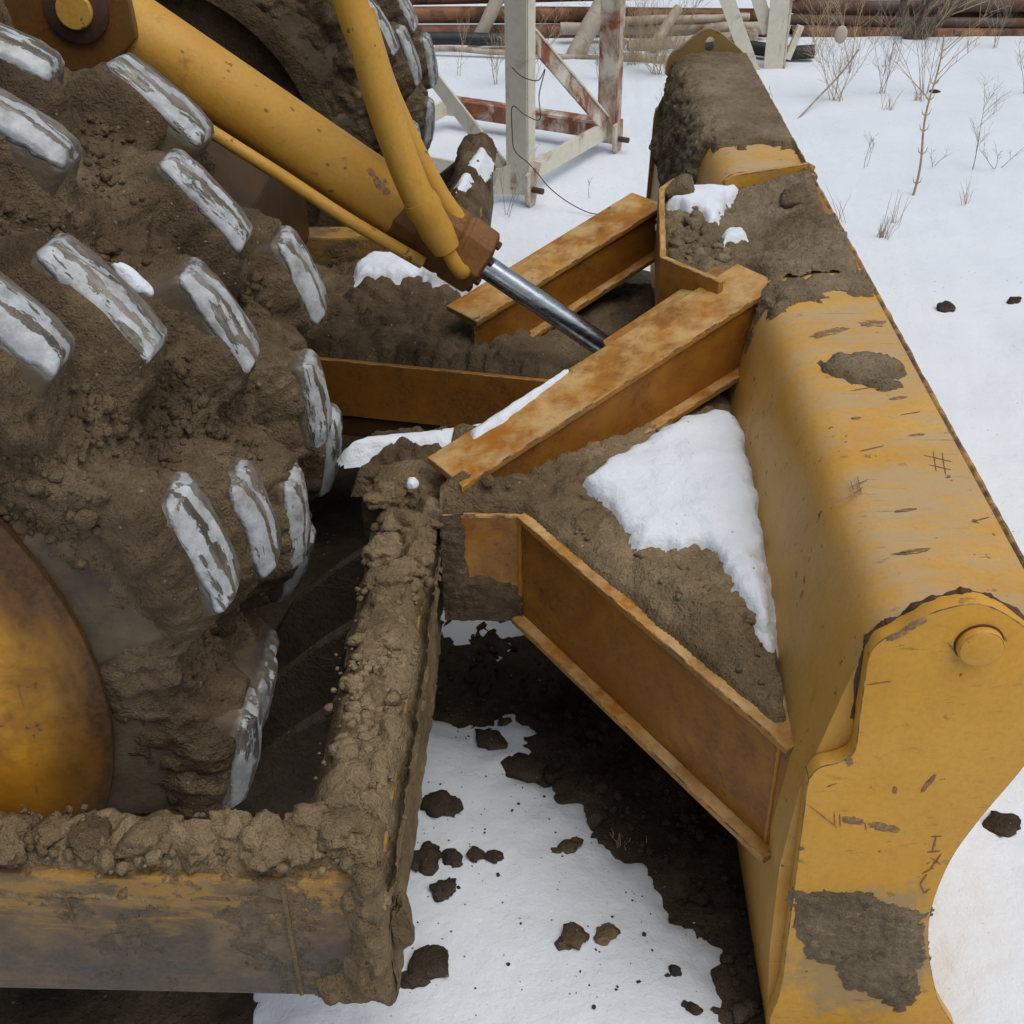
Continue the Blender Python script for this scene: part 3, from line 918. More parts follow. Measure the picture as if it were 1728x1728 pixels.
def guard_z(a, b):
    return 0.868 + 0.078 * sstep(0.50, 0.78, a) + 0.020 * fbm(a * 4, b * 4, 2.0, 3) + 0.085 * sstep(3.15, 2.88, b) * sstep(0.48, 0.56, a) * sstep(0.80, 0.55, a) + 0.035 * np.exp(-(((a - 0.40) / 0.10) ** 2 + ((b - 3.50) / 0.14) ** 2)) - 0.05 * np.exp(-(((a - 0.45) / 0.09) ** 2 + ((b - 2.84) / 0.1) ** 2))


e_ = -pk + 0.015 * fbm(A_ * 12, B_ * 12, 3.0, 4)
Z_ = guard_z(A_, B_) + 0.020 * cobble(A_, B_, 0.055) * (0.4 + sstep(0.55, 0.40, A_)) + 0.012 * cobble(A_ + 4, B_, 0.024) + 0.006 * cobble(A_ + 8, B_, 0.012)
Z_ = Z_ - 0.02 * (e_ < 0)
v = np.stack([A_, B_, Z_], -1).reshape(-1, 3)
vv, ff = sub(v, grid_faces(len(fx), len(fy)), (e_ > -0.004).ravel())
solid('dirt_pile', vv, ff, 'mud_top', smooth=True, label='crumbly brown dirt piled in the guard pocket at the middle of the blade', cat='dirt')
pts = [(a, b, float(guard_z(np.array(a), np.array(b))) + 0.012) for a, b in zip(RNG.uniform(0.34, 0.50, 46), RNG.uniform(2.95, 3.56, 46))]
vv, ff = scatter_lumps(pts, RNG.uniform(0.008, 0.026, len(pts)), 2)
solid('dirt_crumbs', vv, ff, 'mud_top', smooth=True, kind='stuff', label='loose dirt crumbs on the pile in the blade guard pocket', cat='dirt')
for i, (px_, py_, s_, lb) in enumerate([(0.735, 3.46, 0.052, 'large grey brown dirt clod by the rusty rib on the blade top'), (0.385, 3.53, 0.050, 'pointed dirt clod standing at the far corner of the guard pocket')]):
    q, f_ = lump(3, 70 + i, 0.45, 0.8)
    q = q * s_ * np.array([1.15, 1.0, 0.8 if i == 0 else 1.35])
    solid('dirt_clod', q + np.array([px_, py_, 0.945 - 0.02 * i]), f_, 'mud_top', smooth=True, label=lb, cat='dirt clod')

# ---- push frame: lower brace, joint box, upper braces, centre arm
pf = MB().box(-0.245, -0.066, 2.226, 2.640, 0.338, 0.632).build('push_arm_box', 'yellow_brace', ROOT, bevel=0.006)
MB().box(-0.470, -0.247, 2.44, 2.636, 0.42, 0.600).build('arm_link', 'mud_brown', ROOT, bevel=0.006)


def channel(a, b, h, fl, parent, name='brace', cut=0.0, flange_t=0.016, side=1, h1=None):
    """channel beam: upright web from a to b (bottom edge), flanges to one side at the top, lip at the bottom"""
    a, b = Vector(a), Vector(b)
    d = Vector((b.x - a.x, b.y - a.y, 0)).normalized()
    n = Vector((-d.y, d.x, 0)) * side
    t = 0.016
    h1 = h1 or h
    web = MB()
    v = [a, b, b + Vector((0, 0, h1)), a + Vector((0, 0, h))]
    web.add(v + [p + n * t for p in v], [(0, 1, 2, 3), (7, 6, 5, 4), (0, 4, 5, 1), (1, 5, 6, 2), (2, 6, 7, 3), (3, 7, 4, 0)])
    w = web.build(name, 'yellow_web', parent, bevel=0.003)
    for z_, n0, n1, nm in ((h, -0.012, fl, 'top_flange'), (-flange_t, -0.030, fl, 'bottom_flange')):
        m = MB()
        o = Vector((0, 0, z_ + 0.0008))
        ob = Vector((0, 0, (h1 if nm == 'top_flange' else z_) + 0.0008))
        a0 = a
        if nm == 'bottom_flange':
            a = a.lerp(b, cut)
        v = [a + n * n0 + o, b + n * n0 + ob, b + n * n1 + ob, a + n * n1 + o]
        e = Vector((0, 0, flange_t))
        m.add(v + [p + e for p in v], [(3, 2, 1, 0), (4, 5, 6, 7), (0, 1, 5, 4), (1, 2, 6, 5), (2, 3, 7, 6), (3, 0, 4, 7)])
        m.build(nm, 'yellow_brace', w, bevel=0.003)
        a = a0
    return w


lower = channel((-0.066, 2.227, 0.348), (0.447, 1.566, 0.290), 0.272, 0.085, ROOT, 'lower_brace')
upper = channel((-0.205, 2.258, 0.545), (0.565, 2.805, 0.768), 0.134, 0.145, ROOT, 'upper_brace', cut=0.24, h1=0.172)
dp = MB()
for z_ in (0.002, 0.014):
    dp.v += [(0.15, 2.640, 0.818 + z_), (0.455, 2.868, 0.921 + z_), (0.480, 2.910, 0.929 + z_), (0.43, 2.975, 0.912 + z_), (0.13, 2.735, 0.811 + z_)]
dp.f = [(0, 1, 2, 3, 4), (9, 8, 7, 6, 5)] + [(i, (i + 1) % 5, 5 + (i + 1) % 5, 5 + i) for i in range(5)]
dp.build('doubler_plate', 'yellow_brace', upper, bevel=0.002)
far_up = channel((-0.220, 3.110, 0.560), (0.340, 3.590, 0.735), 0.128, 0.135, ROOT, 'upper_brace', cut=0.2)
def bead(pts, r, parent):
    P_ = catmull(pts, 14, False)
    MB().tube([(p[0], p[1], p[2]) for p in P_], [r * (1 + 0.5 * float(perlin(i * 0.9, r * 900))) for i in range(len(P_))], 7).build('weld_bead', 'yellow_brace', parent, smooth=True)


bead([(0.430, 1.588, 0.565), (0.430, 1.587, 0.45), (0.431, 1.586, 0.30)], 0.006, lower)
bead([(-0.068, 2.226, 0.62), (-0.068, 2.225, 0.48), (-0.068, 2.226, 0.345)], 0.005, lower)
bead([(0.490, 2.778, 0.875), (0.492, 2.778, 0.80), (0.488, 2.776, 0.74)], 0.006, upper)
# deck plates that carry the dirt
MB().prism([(-0.05, 2.26), (0.440, 1.610), (0.452, 1.610), (0.465, 2.86), (0.02, 2.62), (-0.06, 2.60)], 0.545, 0.562).build('deck_plate', 'yellow_brace', ROOT)
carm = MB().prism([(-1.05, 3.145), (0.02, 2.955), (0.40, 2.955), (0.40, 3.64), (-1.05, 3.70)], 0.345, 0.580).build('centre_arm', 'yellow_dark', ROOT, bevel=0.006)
face = MB()
face.add([(-0.95, 3.124, 0.42), (0.02, 2.934, 0.42), (0.02, 2.934, 0.600), (-0.95, 3.124, 0.600), (-0.95, 3.140, 0.42), (0.02, 2.950, 0.42), (0.02, 2.950, 0.600), (-0.95, 3.140, 0.600)], [(0, 1, 2, 3), (7, 6, 5, 4), (0, 4, 5, 1), (1, 5, 6, 2), (2, 6, 7, 3), (3, 7, 4, 0)])
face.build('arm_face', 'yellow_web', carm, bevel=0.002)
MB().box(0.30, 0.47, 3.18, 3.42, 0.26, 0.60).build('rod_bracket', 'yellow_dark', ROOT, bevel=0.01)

ax = np.arange(-0.25, -0.06, 0.0045); az = np.arange(0.332, 0.64, 0.0045)
A_, B_ = np.meshgrid(ax, az, indexing='ij')
e_ = 0.455 - B_ - 0.35 * (A_ + 0.16) + 0.030 * fbm(A_ * 9, B_ * 9, 2.0, 4) + 0.012 * fbm(A_ * 60, B_ * 60, 1.0, 3)
e_ = np.maximum(e_, -0.205 - A_ + 0.022 * fbm(A_ * 12, B_ * 12, 6.0, 4))
D = np.where(e_ > 0, np.minimum(e_ * 0.3, 0.007) + 0.008 * cobble(A_, B_, 0.03) * np.clip(e_ * 40, 0, 1), np.maximum(e_ * 0.3, -0.004))
v = np.stack([A_, 2.2255 - D, B_], -1).reshape(-1, 3)
vv, ff = sub(v, grid_faces(len(ax), len(az)), (e_ > -0.008).ravel())
solid('mud_smear', vv, ff, 'mud_brown', pf, smooth=True, kind='stuff')

# dirt lying in the triangular pocket
POCKET = [(-0.26, 2.236), (-0.058, 2.240), (0.199, 1.911), (0.424, 1.622), (0.444, 1.63), (0.456, 2.2), (0.472, 2.88), (0.10, 2.62), (-0.24, 2.60)]


def pocket_z(a, b):
    r = 0.598 + 0.085 * (np.clip(b, 1.6, 2.3) - 1.6) + 0.012 * fbm(a * 5, b * 5, 7.0, 3)
    r = r + 0.045 * sstep(-0.02, -0.18, a) * sstep(2.34, 2.27, b)
    r = r + 0.040 * np.exp(-(((a - 0.32) / 0.12) ** 2 + ((b - 1.90) / 0.14) ** 2))
    r = r + 0.010 * sstep(2.3, 2.7, b) * sstep(0.1, 0.4, a)
    return r


fx = np.arange(-0.25, 0.50, 0.0075); fy = np.arange(1.60, 2.90, 0.0075)
A_, B_ = np.meshgrid(fx, fy, indexing='ij')
pk = sd_poly(A_, B_, POCKET)
e_ = -pk + 0.006 * fbm(A_ * 14, B_ * 14, 3.0, 3)
rel = np.clip(e_ * 18, 0, 1)
fl_ = 0.579 + 0.086 * (np.clip(B_, 1.6, 2.3) - 1.6)
Z_ = fl_ + (pocket_z(A_, B_) - fl_ + 0.016 * cobble(A_, B_, 0.06) + 0.010 * cobble(A_ + 4, B_, 0.025) + 0.0055 * cobble(A_ + 8, B_, 0.012)) * (0.45 + 0.55 * rel)
Z_ = np.where(e_ < 0, fl_ + e_ * 1.6 + 0.004, Z_)
v = np.stack([A_, B_, Z_], -1).reshape(-1, 3)
vv, ff = sub(v, grid_faces(len(fx), len(fy)), (e_ > -0.002).ravel())
solid('dirt_bed', vv, ff, 'mud_tan', smooth=True, label='brown dirt filling the triangular pocket between the braces and the blade', cat='dirt')
px_ = RNG.uniform(-0.2, 0.46, 420); py_ = RNG.uniform(1.66, 2.75, 420)
ok = sd_poly(px_, py_, POCKET) < -0.02
px_, py_ = px_[ok], py_[ok]
pts = np.stack([px_, py_, pocket_z(px_, py_) + 0.006], -1)
vv, ff = scatter_lumps(pts, RNG.gamma(2.0, 0.0028, len(pts)) + 0.002, 1)
solid('dirt_crumbs', vv, ff, 'mud_tan', smooth=True, kind='stuff', label='small dirt crumbs strewn over the triangular dirt bed', cat='dirt')


def snow_patch(name, poly, base, thick, label, step=0.0055, ragged=0.02, soft=0.05):
    P = np.array(poly)
    ax = np.arange(P[:, 0].min() - 0.05, P[:, 0].max() + 0.05, step)
    ay = np.arange(P[:, 1].min() - 0.05, P[:, 1].max() + 0.05, step)
    a, b = np.meshgrid(ax, ay, indexing='ij')
    e = -sd_poly(a, b, poly) + ragged * fbm(a * 16, b * 16, 4.0, 4)
    d = np.where(e > 0, thick * np.sqrt(np.clip(1 - (1 - np.clip(e / soft, 0, 1)) ** 2, 0, 1)) + np.clip(e / soft, 0, 1) * 0.005 * fbm(a * 9, b * 9, 1.0, 3), e * 1.2)
    v = np.stack([a, b, base(a, b) + d], -1).reshape(-1, 3)
    vv, ff = sub(v, grid_faces(len(ax), len(ay)), (e > -0.03).ravel())
    return solid(name, vv, ff, 'snow', smooth=True, label=label, cat='snow')


snow_patch('snow_patch', [(0.079, 2.300), (0.158, 2.41), (0.24, 2.50), (0.328, 2.58), (0.413, 2.625), (0.470, 2.585), (0.468, 2.26), (0.447, 1.95), (0.430, 1.80), (0.412, 1.84), (0.380, 1.92), (0.356, 2.02), (0.324, 2.085), (0.260, 2.075), (0.196, 2.075), (0.145, 2.18), (0.10, 2.27)], lambda a, b: pocket_z(a, b) + 0.012, 0.034, 'large white snow patch on the triangular dirt bed beside the blade', ragged=0.016)
snow_patch('snow_patch', [(0.345, 3.47), (0.36, 3.60), (0.52, 3.66), (0.575, 3.645), (0.53, 3.54), (0.49, 3.38), (0.46, 3.33), (0.43, 3.42)], lambda a, b: guard_z(a, b) + 0.012, 0.036, 'snow patch on the dirt in the guard pocket at the middle of the blade', ragged=0.018, soft=0.04)
snow_patch('snow_patch', [(0.485, 3.235), (0.55, 3.27), (0.555, 3.335), (0.505, 3.325)], lambda a, b: guard_z(a, b) + 0.016, 0.022, 'small lump of snow on the dirt pile, nearer than the larger patch', ragged=0.010, soft=0.03)

# dirt on the centre arm, with snow along its far side
fx = np.arange(-0.98, 0.36, 0.0095); fy = np.arange(2.93, 3.72, 0.0095)
A_, B_ = np.meshgrid(fx, fy, indexing='ij')
pk = sd_poly(A_, B_, [(-0.97, 3.15), (0.02, 2.965), (0.34, 2.965), (0.34, 3.62), (-0.97, 3.68)])


def arm_z(a, b):
    return 0.592 + 0.035 * sstep(3.05, 3.5, b) * sstep(0.0, -0.4, a) + 0.020 * fbm(a * 5, b * 5, 9.0, 3)


Z_ = arm_z(A_, B_) + (0.045 * cobble(A_, B_, 0.12) + 0.020 * cobble(A_ + 2, B_, 0.05)) * (0.3 + 0.7 * sstep(0.02, -0.12, A_)) + 0.010 * cobble(A_ + 5, B_, 0.02)
Z_ = np.where(pk > -0.012, 0.575, Z_)
v = np.stack([A_, B_, Z_], -1).reshape(-1, 3)
vv, ff = sub(v, grid_faces(len(fx), len(fy)), (pk < 0).ravel())
solid('dirt_bed', vv, ff, 'mud_brown', smooth=True, label='dark lumpy dirt on the centre arm below the hydraulic cylinder', cat='dirt')
snow_patch('snow_patch', [(-0.62, 3.50), (-0.64, 3.60), (-0.58, 3.66), (-0.15, 3.64), (-0.04, 3.60), (-0.05, 3.40), (-0.14, 3.36), (-0.28, 3.43), (-0.42, 3.50), (-0.50, 3.48)], lambda a, b: arm_z(a, b) + 0.030, 0.045, 'strip of snow on the dirt of the centre arm under the cylinder head', ragged=0.016, soft=0.06)
snow_patch('snow_patch', [(-0.50, 2.520), (-0.46, 2.560), (-0.27, 2.595), (-0.16, 2.635), (-0.125, 2.640), (-0.115, 2.60), (-0.115, 2.55), (-0.14, 2.515), (-0.19, 2.520), (-0.29, 2.525)], lambda a, b: 0.636 + np.clip((a + 0.205) * 0.339 + 0.060, 0, 1) * sstep(-0.14, -0.08, a + 0 * b), 0.016, 'long snow strip on the joint box below the upper brace', ragged=0.008, soft=0.03)
snow_patch('snow_patch', [(-0.10, 3.29), (0.02, 3.385), (0.14, 3.49), (0.22, 3.565), (0.19, 3.58), (0.10, 3.515), (-0.01, 3.425), (-0.12, 3.33)], lambda a, b: 0.560 + 0.128 + 0.014 + (a + 0.22) * 0.3125 + 0 * b, 0.014, 'snow line along the top of the far upper brace', ragged=0.012, soft=0.025)

snow_patch('snow_patch', [(-0.190, 2.436), (-0.178, 2.412), (-0.113, 2.452), (0.000, 2.557), (0.040, 2.602), (-0.030, 2.556), (-0.120, 2.491)], lambda a, b: 0.6975 + 0.339 * 0.815 * ((a + 0.205) * 0.815 + (b - 2.258) * 0.579), 0.012, 'thin tapering snow strip lying on the top edge of the near upper brace', ragged=0.006, soft=0.02)

# ---- drums
DC = (-1.486, 0.774)
RT_ = 0.974
ROWS = [1.588, 1.822, 2.105, 2.392, 2.608]
TH0 = [14.4, 7.1, -4.3, 4.5, 17.2]


def feet_list():
    L = []
    rg = random.Random(5)
    for r, (y, t0) in enumerate(zip(ROWS, TH0)):
        for n in range(12):
            L.append((math.radians(t0 + 30 * n), y, r, rg.uniform(-0.004, 0.006), rg.uniform(-3, 3)))
    return L


FEET = feet_list()
NTH = 760
dprof = np.array(catmull([(1.500, 0.66), (1.496, 0.74), (1.502, 0.82), (1.520, 0.858), (1.56, 0.872), (1.7, 0.866), (1.9, 0.866), (2.1, 0.866), (2.3, 0.866), (2.5, 0.868), (2.64, 0.872), (2.678, 0.858), (2.695, 0.82), (2.70, 0.74), (2.70, 0.66)], 40, False))
seg = np.r_[0, np.cumsum(np.linalg.norm(np.diff(dprof, axis=0), axis=1))]
sv = np.arange(0, seg[-1], 0.0085)
DY, DR = np.interp(sv, seg, dprof[:, 0]), np.interp(sv, seg, dprof[:, 1])
ty, tr = np.gradient(DY), np.gradient(DR)
nn = np.hypot(ty, tr); NY, NR = -tr / nn, ty / nn
TH = np.linspace(0, 2 * np.pi, NTH, endpoint=False)
T_, S_ = np.meshgrid(TH, sv, indexing='ij')
Yb = np.broadcast_to(DY, T_.shape); Rb = np.broadcast_to(DR, T_.shape)
cx, cz, cy = Rb * np.cos(T_), Rb * np.sin(T_), Yb
mound = np.zeros_like(T_)
for th_, y_, r_, jz, jr in FEET:
    dt_ = (T_ - th_ + np.pi) % (2 * np.pi) - np.pi
    m_ = np.abs(dt_) < 0.42
    du, dv = dt_[m_] * 0.92, (Yb[m_] - y_)
    q = (np.abs(du / 0.180) ** 3 + np.abs(dv / 0.105) ** 3) ** (1 / 3)
    mm = sstep(1.25, 0.52, q + 0.25 * fbm(cx[m_] * 7, cy[m_] * 7, cz[m_] * 7, 3))
    mound[m_] = np.maximum(mound[m_], mm)
n1 = fbm(cx * 4.2, cy * 4.2, cz * 4.2, 4)
w1 = cobble(cx, cy, 0.085, cz); w2 = cobble(cx + 3, cy, 0.036, cz); w3 = cobble(cx + 9, cy, 0.017, cz)
crack_f1, crack_f2, _ = worley(cx / 0.13 + 0.25 * n1, cy / 0.13, cz / 0.13)
crack = np.exp(-((crack_f2 - crack_f1) / 0.045) ** 2) * np.clip(fbm(cx * 3, cy * 3, cz * 3 + 5, 2) * 2.5, 0, 1)
top = np.clip(NR, 0, 1)
rid = 1 - np.abs(fbm(cx * 8, cy * 8, cz * 8 + 2, 4))
D = -0.034 * top + 0.104 * mound * top + 0.022 * n1 + 0.020 * (rid - 0.75) + 0.014 * fbm(cx * 26, cy * 26, cz * 26, 3) + (0.020 * w1 + 0.009 * w2) * (1 - 0.6 * mound) * np.clip(0.5 + 1.6 * fbm(cx * 2.4 + 4, cy * 2.4, cz * 2.4, 2), 0.12, 1.2) + 0.008 * w3 - 0.020 * crack + 0.003 * fbm(cx * 45, cy * 45, cz * 45, 2)
D = np.where(NR < 0.3, D * 0.62 - 0.004, D)
rr = Rb + NR * D; yy = Yb + NY * D
rr = np.where(mound > 0.55, np.minimum(rr, 0.938 + 0.012 * n1), rr)
v = np.stack([rr * np.cos(T_), yy - 2.1, rr * np.sin(T_)], -1).reshape(-1, 3)
drum_me = mesh_from('drum', v, grid_faces(NTH, len(sv), True), 'mud_brown', True)

# one foot, long side along the travel of the drum
def foot_mesh():
    lv = [(0.0, 0.150, 0.108), (0.10, 0.138, 0.090), (0.19, 0.124, 0.068), (0.225, 0.119, 0.064), (0.245, 0.1165, 0.0605), (0.255, 0.1145, 0.0585), (0.2590, 0.112, 0.0560), (0.2715, 0.106, 0.0400), (0.2755, 0.102, 0.0340), (0.2775, 0.074, 0.020)]
    n = 64; v = []
    for zi, (z, a, b) in enumerate(lv):
        for k_ in range(n):
            an = 2 * math.pi * (k_ + 0.5) / n
            c_, s_ = math.cos(an), math.sin(an)
            e = 0.24
            x = a * math.copysign(abs(c_) ** e, c_); y = b * math.copysign(abs(s_) ** e, s_)
            w = sstep(0.15, 0.25, z)
            # tips are worn to two facets that meet near the middle, with a dent
            zz = z - w * (0.15 * abs(x - 0.01) ** 1.1) + w * 0.005 * float(perlin(x * 34, y * 60, zi * 0.3)) - (0.004 if z > 0.27 and abs(y) < 0.012 else 0)
            v.append((x + w * 0.002 * float(perlin(x * 25, 3.0, y * 25)), y + w * 0.0025 * float(perlin(x * 22, 9.0, y * 22)), zz))
    f = [(i * n + k_, i * n + (k_ + 1) % n, (i + 1) * n + (k_ + 1) % n, (i + 1) * n + k_) for i in range(len(lv) - 1) for k_ in range(n)]
    c0 = len(v); v.append((0.01, 0, 0.2785))
    o = (len(lv) - 1) * n
    # cap: two rows down the middle so that the ridge keeps its line
    f += [(o + k_, o + (k_ + 1) % n, c0) for k_ in range(n)]
    return mesh_from('tamping_foot', np.array(v), [tuple(q) for q in f], 'foot_steel', True)


FOOT = foot_mesh()
hub_mb = MB().lathe((0, 0, 0), (0, -1, 0), [(-0.05, 0.70), (0.0, 0.735), (0.012, 0.735), (0.022, 0.722), (0.045, 0.665), (0.080, 0.56), (0.105, 0.42), (0.118, 0.27), (0.125, 0.262), (0.205, 0.255), (0.215, 0.24), (0.218, 0.02)], 96)
hub_me = None


def make_drum(yc, spin, label):
    global hub_me
    d = put('drum', drum_me, ROOT, (DC[0], yc, DC[1]))
    d['label'] = label
    d.rotation_euler = (0, spin, 0)
    for th_, y_, r_, jz, jr in FEET:
        o = bpy.data.objects.new('tamping_foot', FOOT)
        COL.objects.link(o)
        o.parent = d
        rb = RT_ - 0.2785 + jz
        o.location = (rb * math.cos(th_), y_ - 2.1, rb * math.sin(th_))
        o.rotation_euler = Vector((0, math.pi / 2 - th_, 0))
        fr_ = random.Random(int(th_ * 1000) + r_ * 77)
        o.scale = (fr_.uniform(0.93, 1.08), fr_.uniform(0.94, 1.12), 1.0)
        o.rotation_euler = (Matrix.Rotation(math.pi / 2 - th_, 3, 'Y') @ Matrix.Rotation(math.radians(fr_.uniform(-4, 4)), 3, 'Z') @ Matrix.Rotation(math.radians(fr_.uniform(-2.5, 2.5)), 3, 'Y')).to_euler()
    if spin == 0.0:
        o = hub_mb.build('hub_cover', 'yellow_hub', None, smooth=True, pivot=(0, 0, 0))
    else:                       # the inner side of the far drum: a dished, muddy rim
        o = MB().lathe((0, 0, 0), (0, -1, 0), [(-0.05, 0.70), (0.004, 0.72), (0.010, 0.700), (0.004, 0.640), (-0.10, 0.615), (-0.13, 0.58), (-0.10, 0.54), (-0.05, 0.42), (-0.04, 0.20), (0.30, 0.19), (0.31, 0.02)], 96).build('drum_dish', 'mud_brown', None, smooth=True, pivot=(0, 0, 0))
    PIV[o.name] = PIV[d.name] + Vector((0, 1.478 - 2.1, 0))
    o.parent = d
    o.location = (0, 1.478 - 2.1, 0)
    return d


drum = make_drum(2.1, 0.0, 'near mud packed drum with pale worn tamping feet')
# crumbs stuck to the mud between the feet
ang = np.mod(T_ + 0.6, 2 * np.pi)
cand = np.flatnonzero(((mound < 0.35) & (ang < 2.4) & (Yb < 2.6)).ravel())
wgt = np.clip(0.15 + fbm(cx * 3 + 2, cy * 3, cz * 3, 2).ravel()[cand] * 1.5, 0.02, 1)
pick = RNG.choice(cand, 2600, replace=False, p=wgt / wgt.sum())
vv, ff = scatter_lumps(v[pick], RNG.gamma(1.3, 0.0036, len(pick)) + 0.0018, 1, 0.9, 0.9)
cr = put('mud_crumbs', mesh_from('mud_crumbs', vv, ff, 'mud_brown', False), drum, PIV[drum.name], kind='stuff')
make_drum(4.92, math.radians(11.0), 'far drum beyond the hydraulic cylinder')

# ---- cleaner frames round the drums
def cleaner(y0, y1, near):
    rx0, rx1 = -0.392, -0.268
    zt, zb = 0.570, 0.262
    fr = MB().box(-3.0, rx1, y0, y0 + 0.115, zb, zt).build('cleaner_frame', 'bar_worn', ROOT, bevel=0.007, label='worn muddy steel frame round the ' + ('near' if near else 'far') + ' drum')
    MB().box(rx0, rx1 - 0.002, y0 + 0.117, y1, zb + 0.004, zt - 0.004).build('side_bar', 'bar_worn', fr, bevel=0.006)
    if near:
        MB().box(-0.435, -0.427, y0 - 0.004, y0 + 0.02, zb + 0.004, zt - 0.01).build('weld_seam', 'mud_tan', fr, bevel=0.002)
        MB().box(-0.80, -0.795, y0 - 0.003, y0 + 0.02, zb + 0.19, zt - 0.03).build('weld_seam', 'mud_tan', fr)
    for yk in ((ROWS[i] + ROWS[i + 1]) / 2 + (y0 - 1.25) for i in range(4)):
        if yk > y1 - 0.05:
            continue
        MB().prism([(-0.39, 0.555), (-0.39, 0.28), (-0.52, 0.16), (-0.66, 0.10), (-0.70, 0.22), (-0.62, 0.36), (-0.50, 0.47)], yk - 0.016, yk + 0.016, 'y').build('scraper_finger', 'soil', fr, bevel=0.004)
    return fr


cf = cleaner(1.25, 2.52, True)
cf2 = cleaner(4.10, 5.32, False)


# mud heaped on the bars: height field over the bar top rolled over its edges
def bar_mud(name, x0, x1, y0, y1, z, parent, mat, amp=1.0, seed=0.0, step=0.0068, over=0.035):
    ax = np.arange(x0 - over, x1 + over, step); ay = np.arange(y0 - over, y1 + over, step)
    a, b = np.meshgrid(ax, ay, indexing='ij')
    ins = np.minimum(np.minimum(a - x0, x1 - a), np.minimum(b - y0, y1 - b)) + 0.012 * fbm(a * 9, b * 9, seed, 3)
    body = sstep(-0.022, 0.035, ins)
    wx, wy_ = a + 0.012 * fbm(a * 22, b * 22, seed, 3), b + 0.012 * fbm(a * 22, b * 22, seed + 4, 3)
    rough_ = np.clip(0.55 + 1.3 * fbm(a * 5, b * 5, seed + 6, 2), 0.1, 1.3)
    h = body * (0.022 + 0.016 * fbm(a * 6, b * 6, seed + 2, 3)) + (0.034 * cobble(wx + seed, wy_, 0.09) + (0.024 * cobble(wx + 3 + seed, wy_, 0.042) + 0.012 * cobble(wx + 7, wy_ + seed, 0.02)) * rough_ + 0.010 * fbm(a * 18, b * 18, seed, 4)) * amp * (0.2 + 0.8 * body)
    h = h + 0.0025 * fbm(a * 55, b * 55, seed, 2)
    drop = sstep(0.004, -0.03, ins) * 0.05
    zz = z + h - drop
    v = np.stack([a, b, zz], -1).reshape(-1, 3)
    vv, ff = sub(v, grid_faces(len(ax), len(ay)), (ins > -0.021).ravel())
    return solid(name, vv, ff, mat, parent, smooth=True, kind='stuff')


bar_mud('mud_crust', -1.9, -0.285, 1.275, 1.365, 0.566, cf, 'mud_tan', 1.0, 1.0)
bar_mud('mud_crust', -0.400, -0.275, 1.37, 2.50, 0.562, cf, 'mud_tan', 0.8, 5.0)
bar_mud('mud_crust', -0.462, -0.250, 2.45, 2.625, 0.592, cf, 'mud_brown', 0.8, 13.0)
bar_mud('mud_crust', -0.400, -0.275, 4.12, 5.30, 0.562, cf2, 'mud_brown', 1.0, 9.0)
# lumps pressed into the crust
n_ = 900
pts = np.concatenate([np.stack([RNG.uniform(-1.2, -0.30, n_), RNG.normal(1.310, 0.026, n_), np.full(n_, 0.592)], -1), np.stack([RNG.normal(-0.340, 0.028, n_), RNG.uniform(1.37, 2.5, n_), np.full(n_, 0.590)], -1)])
vv, ff = scatter_lumps(pts, RNG.gamma(1.5, 0.0036, len(pts)) + 0.002, 1, 0.8)
solid('mud_crumbs', vv, ff, 'mud_tan', cf, smooth=False, kind='stuff')
big = [(-0.22, 2.345, 0.630, 0.046), (-0.27, 2.255, 0.615, 0.055), (-0.47, 1.300, 0.600, 0.052), (-0.58, 1.295, 0.598, 0.040), (-0.66, 1.310, 0.606, 0.056), (-0.76, 1.300, 0.602, 0.046), (-0.83, 1.315, 0.600, 0.036), (-0.90, 1.300, 0.605, 0.050), (-0.345, 1.33, 0.604, 0.050), (-0.40, 1.345, 0.606, 0.044), (-0.53, 1.33, 0.602, 0.04),
       (-0.345, 2.40, 0.605, 0.075), (-0.305, 2.36, 0.600, 0.050), (-0.385, 2.34, 0.602, 0.055), (-0.33, 2.22, 0.606, 0.070), (-0.37, 2.12, 0.602, 0.052), (-0.29, 2.14, 0.595, 0.048), (-0.35, 2.02, 0.598, 0.046), (-0.25, 2.38, 0.605, 0.05)]
V = []; F = []; o_ = 0
for i, (x, y, z, s_) in enumerate(big):
    q, f_ = lump(4, 120 + i, 0.55, 1.3)
    q = q * (1 + 0.10 * fbm(q[:, 0] * 5 + i, q[:, 1] * 5, q[:, 2] * 5, 3))[:, None]
    V.append(q * s_ * np.array([1.0, 0.9, 0.62]) + np.array([x, y, z])); F.append(f_ + o_); o_ += len(q)
solid('mud_clods', np.concatenate(V), np.concatenate(F), 'mud_tan', cf, smooth=True, kind='stuff')
# mud plastered round the near corner of the bar
ax = np.arange(-0.475, -0.235, 0.005); az = np.arange(0.235, 0.62, 0.005)
A_, B_ = np.meshgrid(ax, az, indexing='ij')
m_ = sd_poly(A_, B_, [(-0.31, 0.60), (-0.262, 0.60), (-0.262, 0.245), (-0.41, 0.258), (-0.40, 0.30), (-0.355, 0.33), (-0.33, 0.42), (-0.345, 0.50)])
e_ = -m_ + 0.020 * fbm(A_ * 11, B_ * 11, 6.0, 4)
D = np.where(e_ > 0, np.minimum(e_ * 0.6, 0.020) + 0.018 * cobble(A_, B_, 0.05) * np.clip(e_ * 30, 0, 1) + 0.009 * cobble(A_ + 4, B_, 0.02) + 0.004 * fbm(A_ * 30, B_ * 30, 1.0, 3), -0.004)
wrap = sstep(-0.272, -0.245, A_)
v = np.stack([A_ - 0.012 * wrap, 1.2505 - D + 0.035 * wrap, B_], -1).reshape(-1, 3)
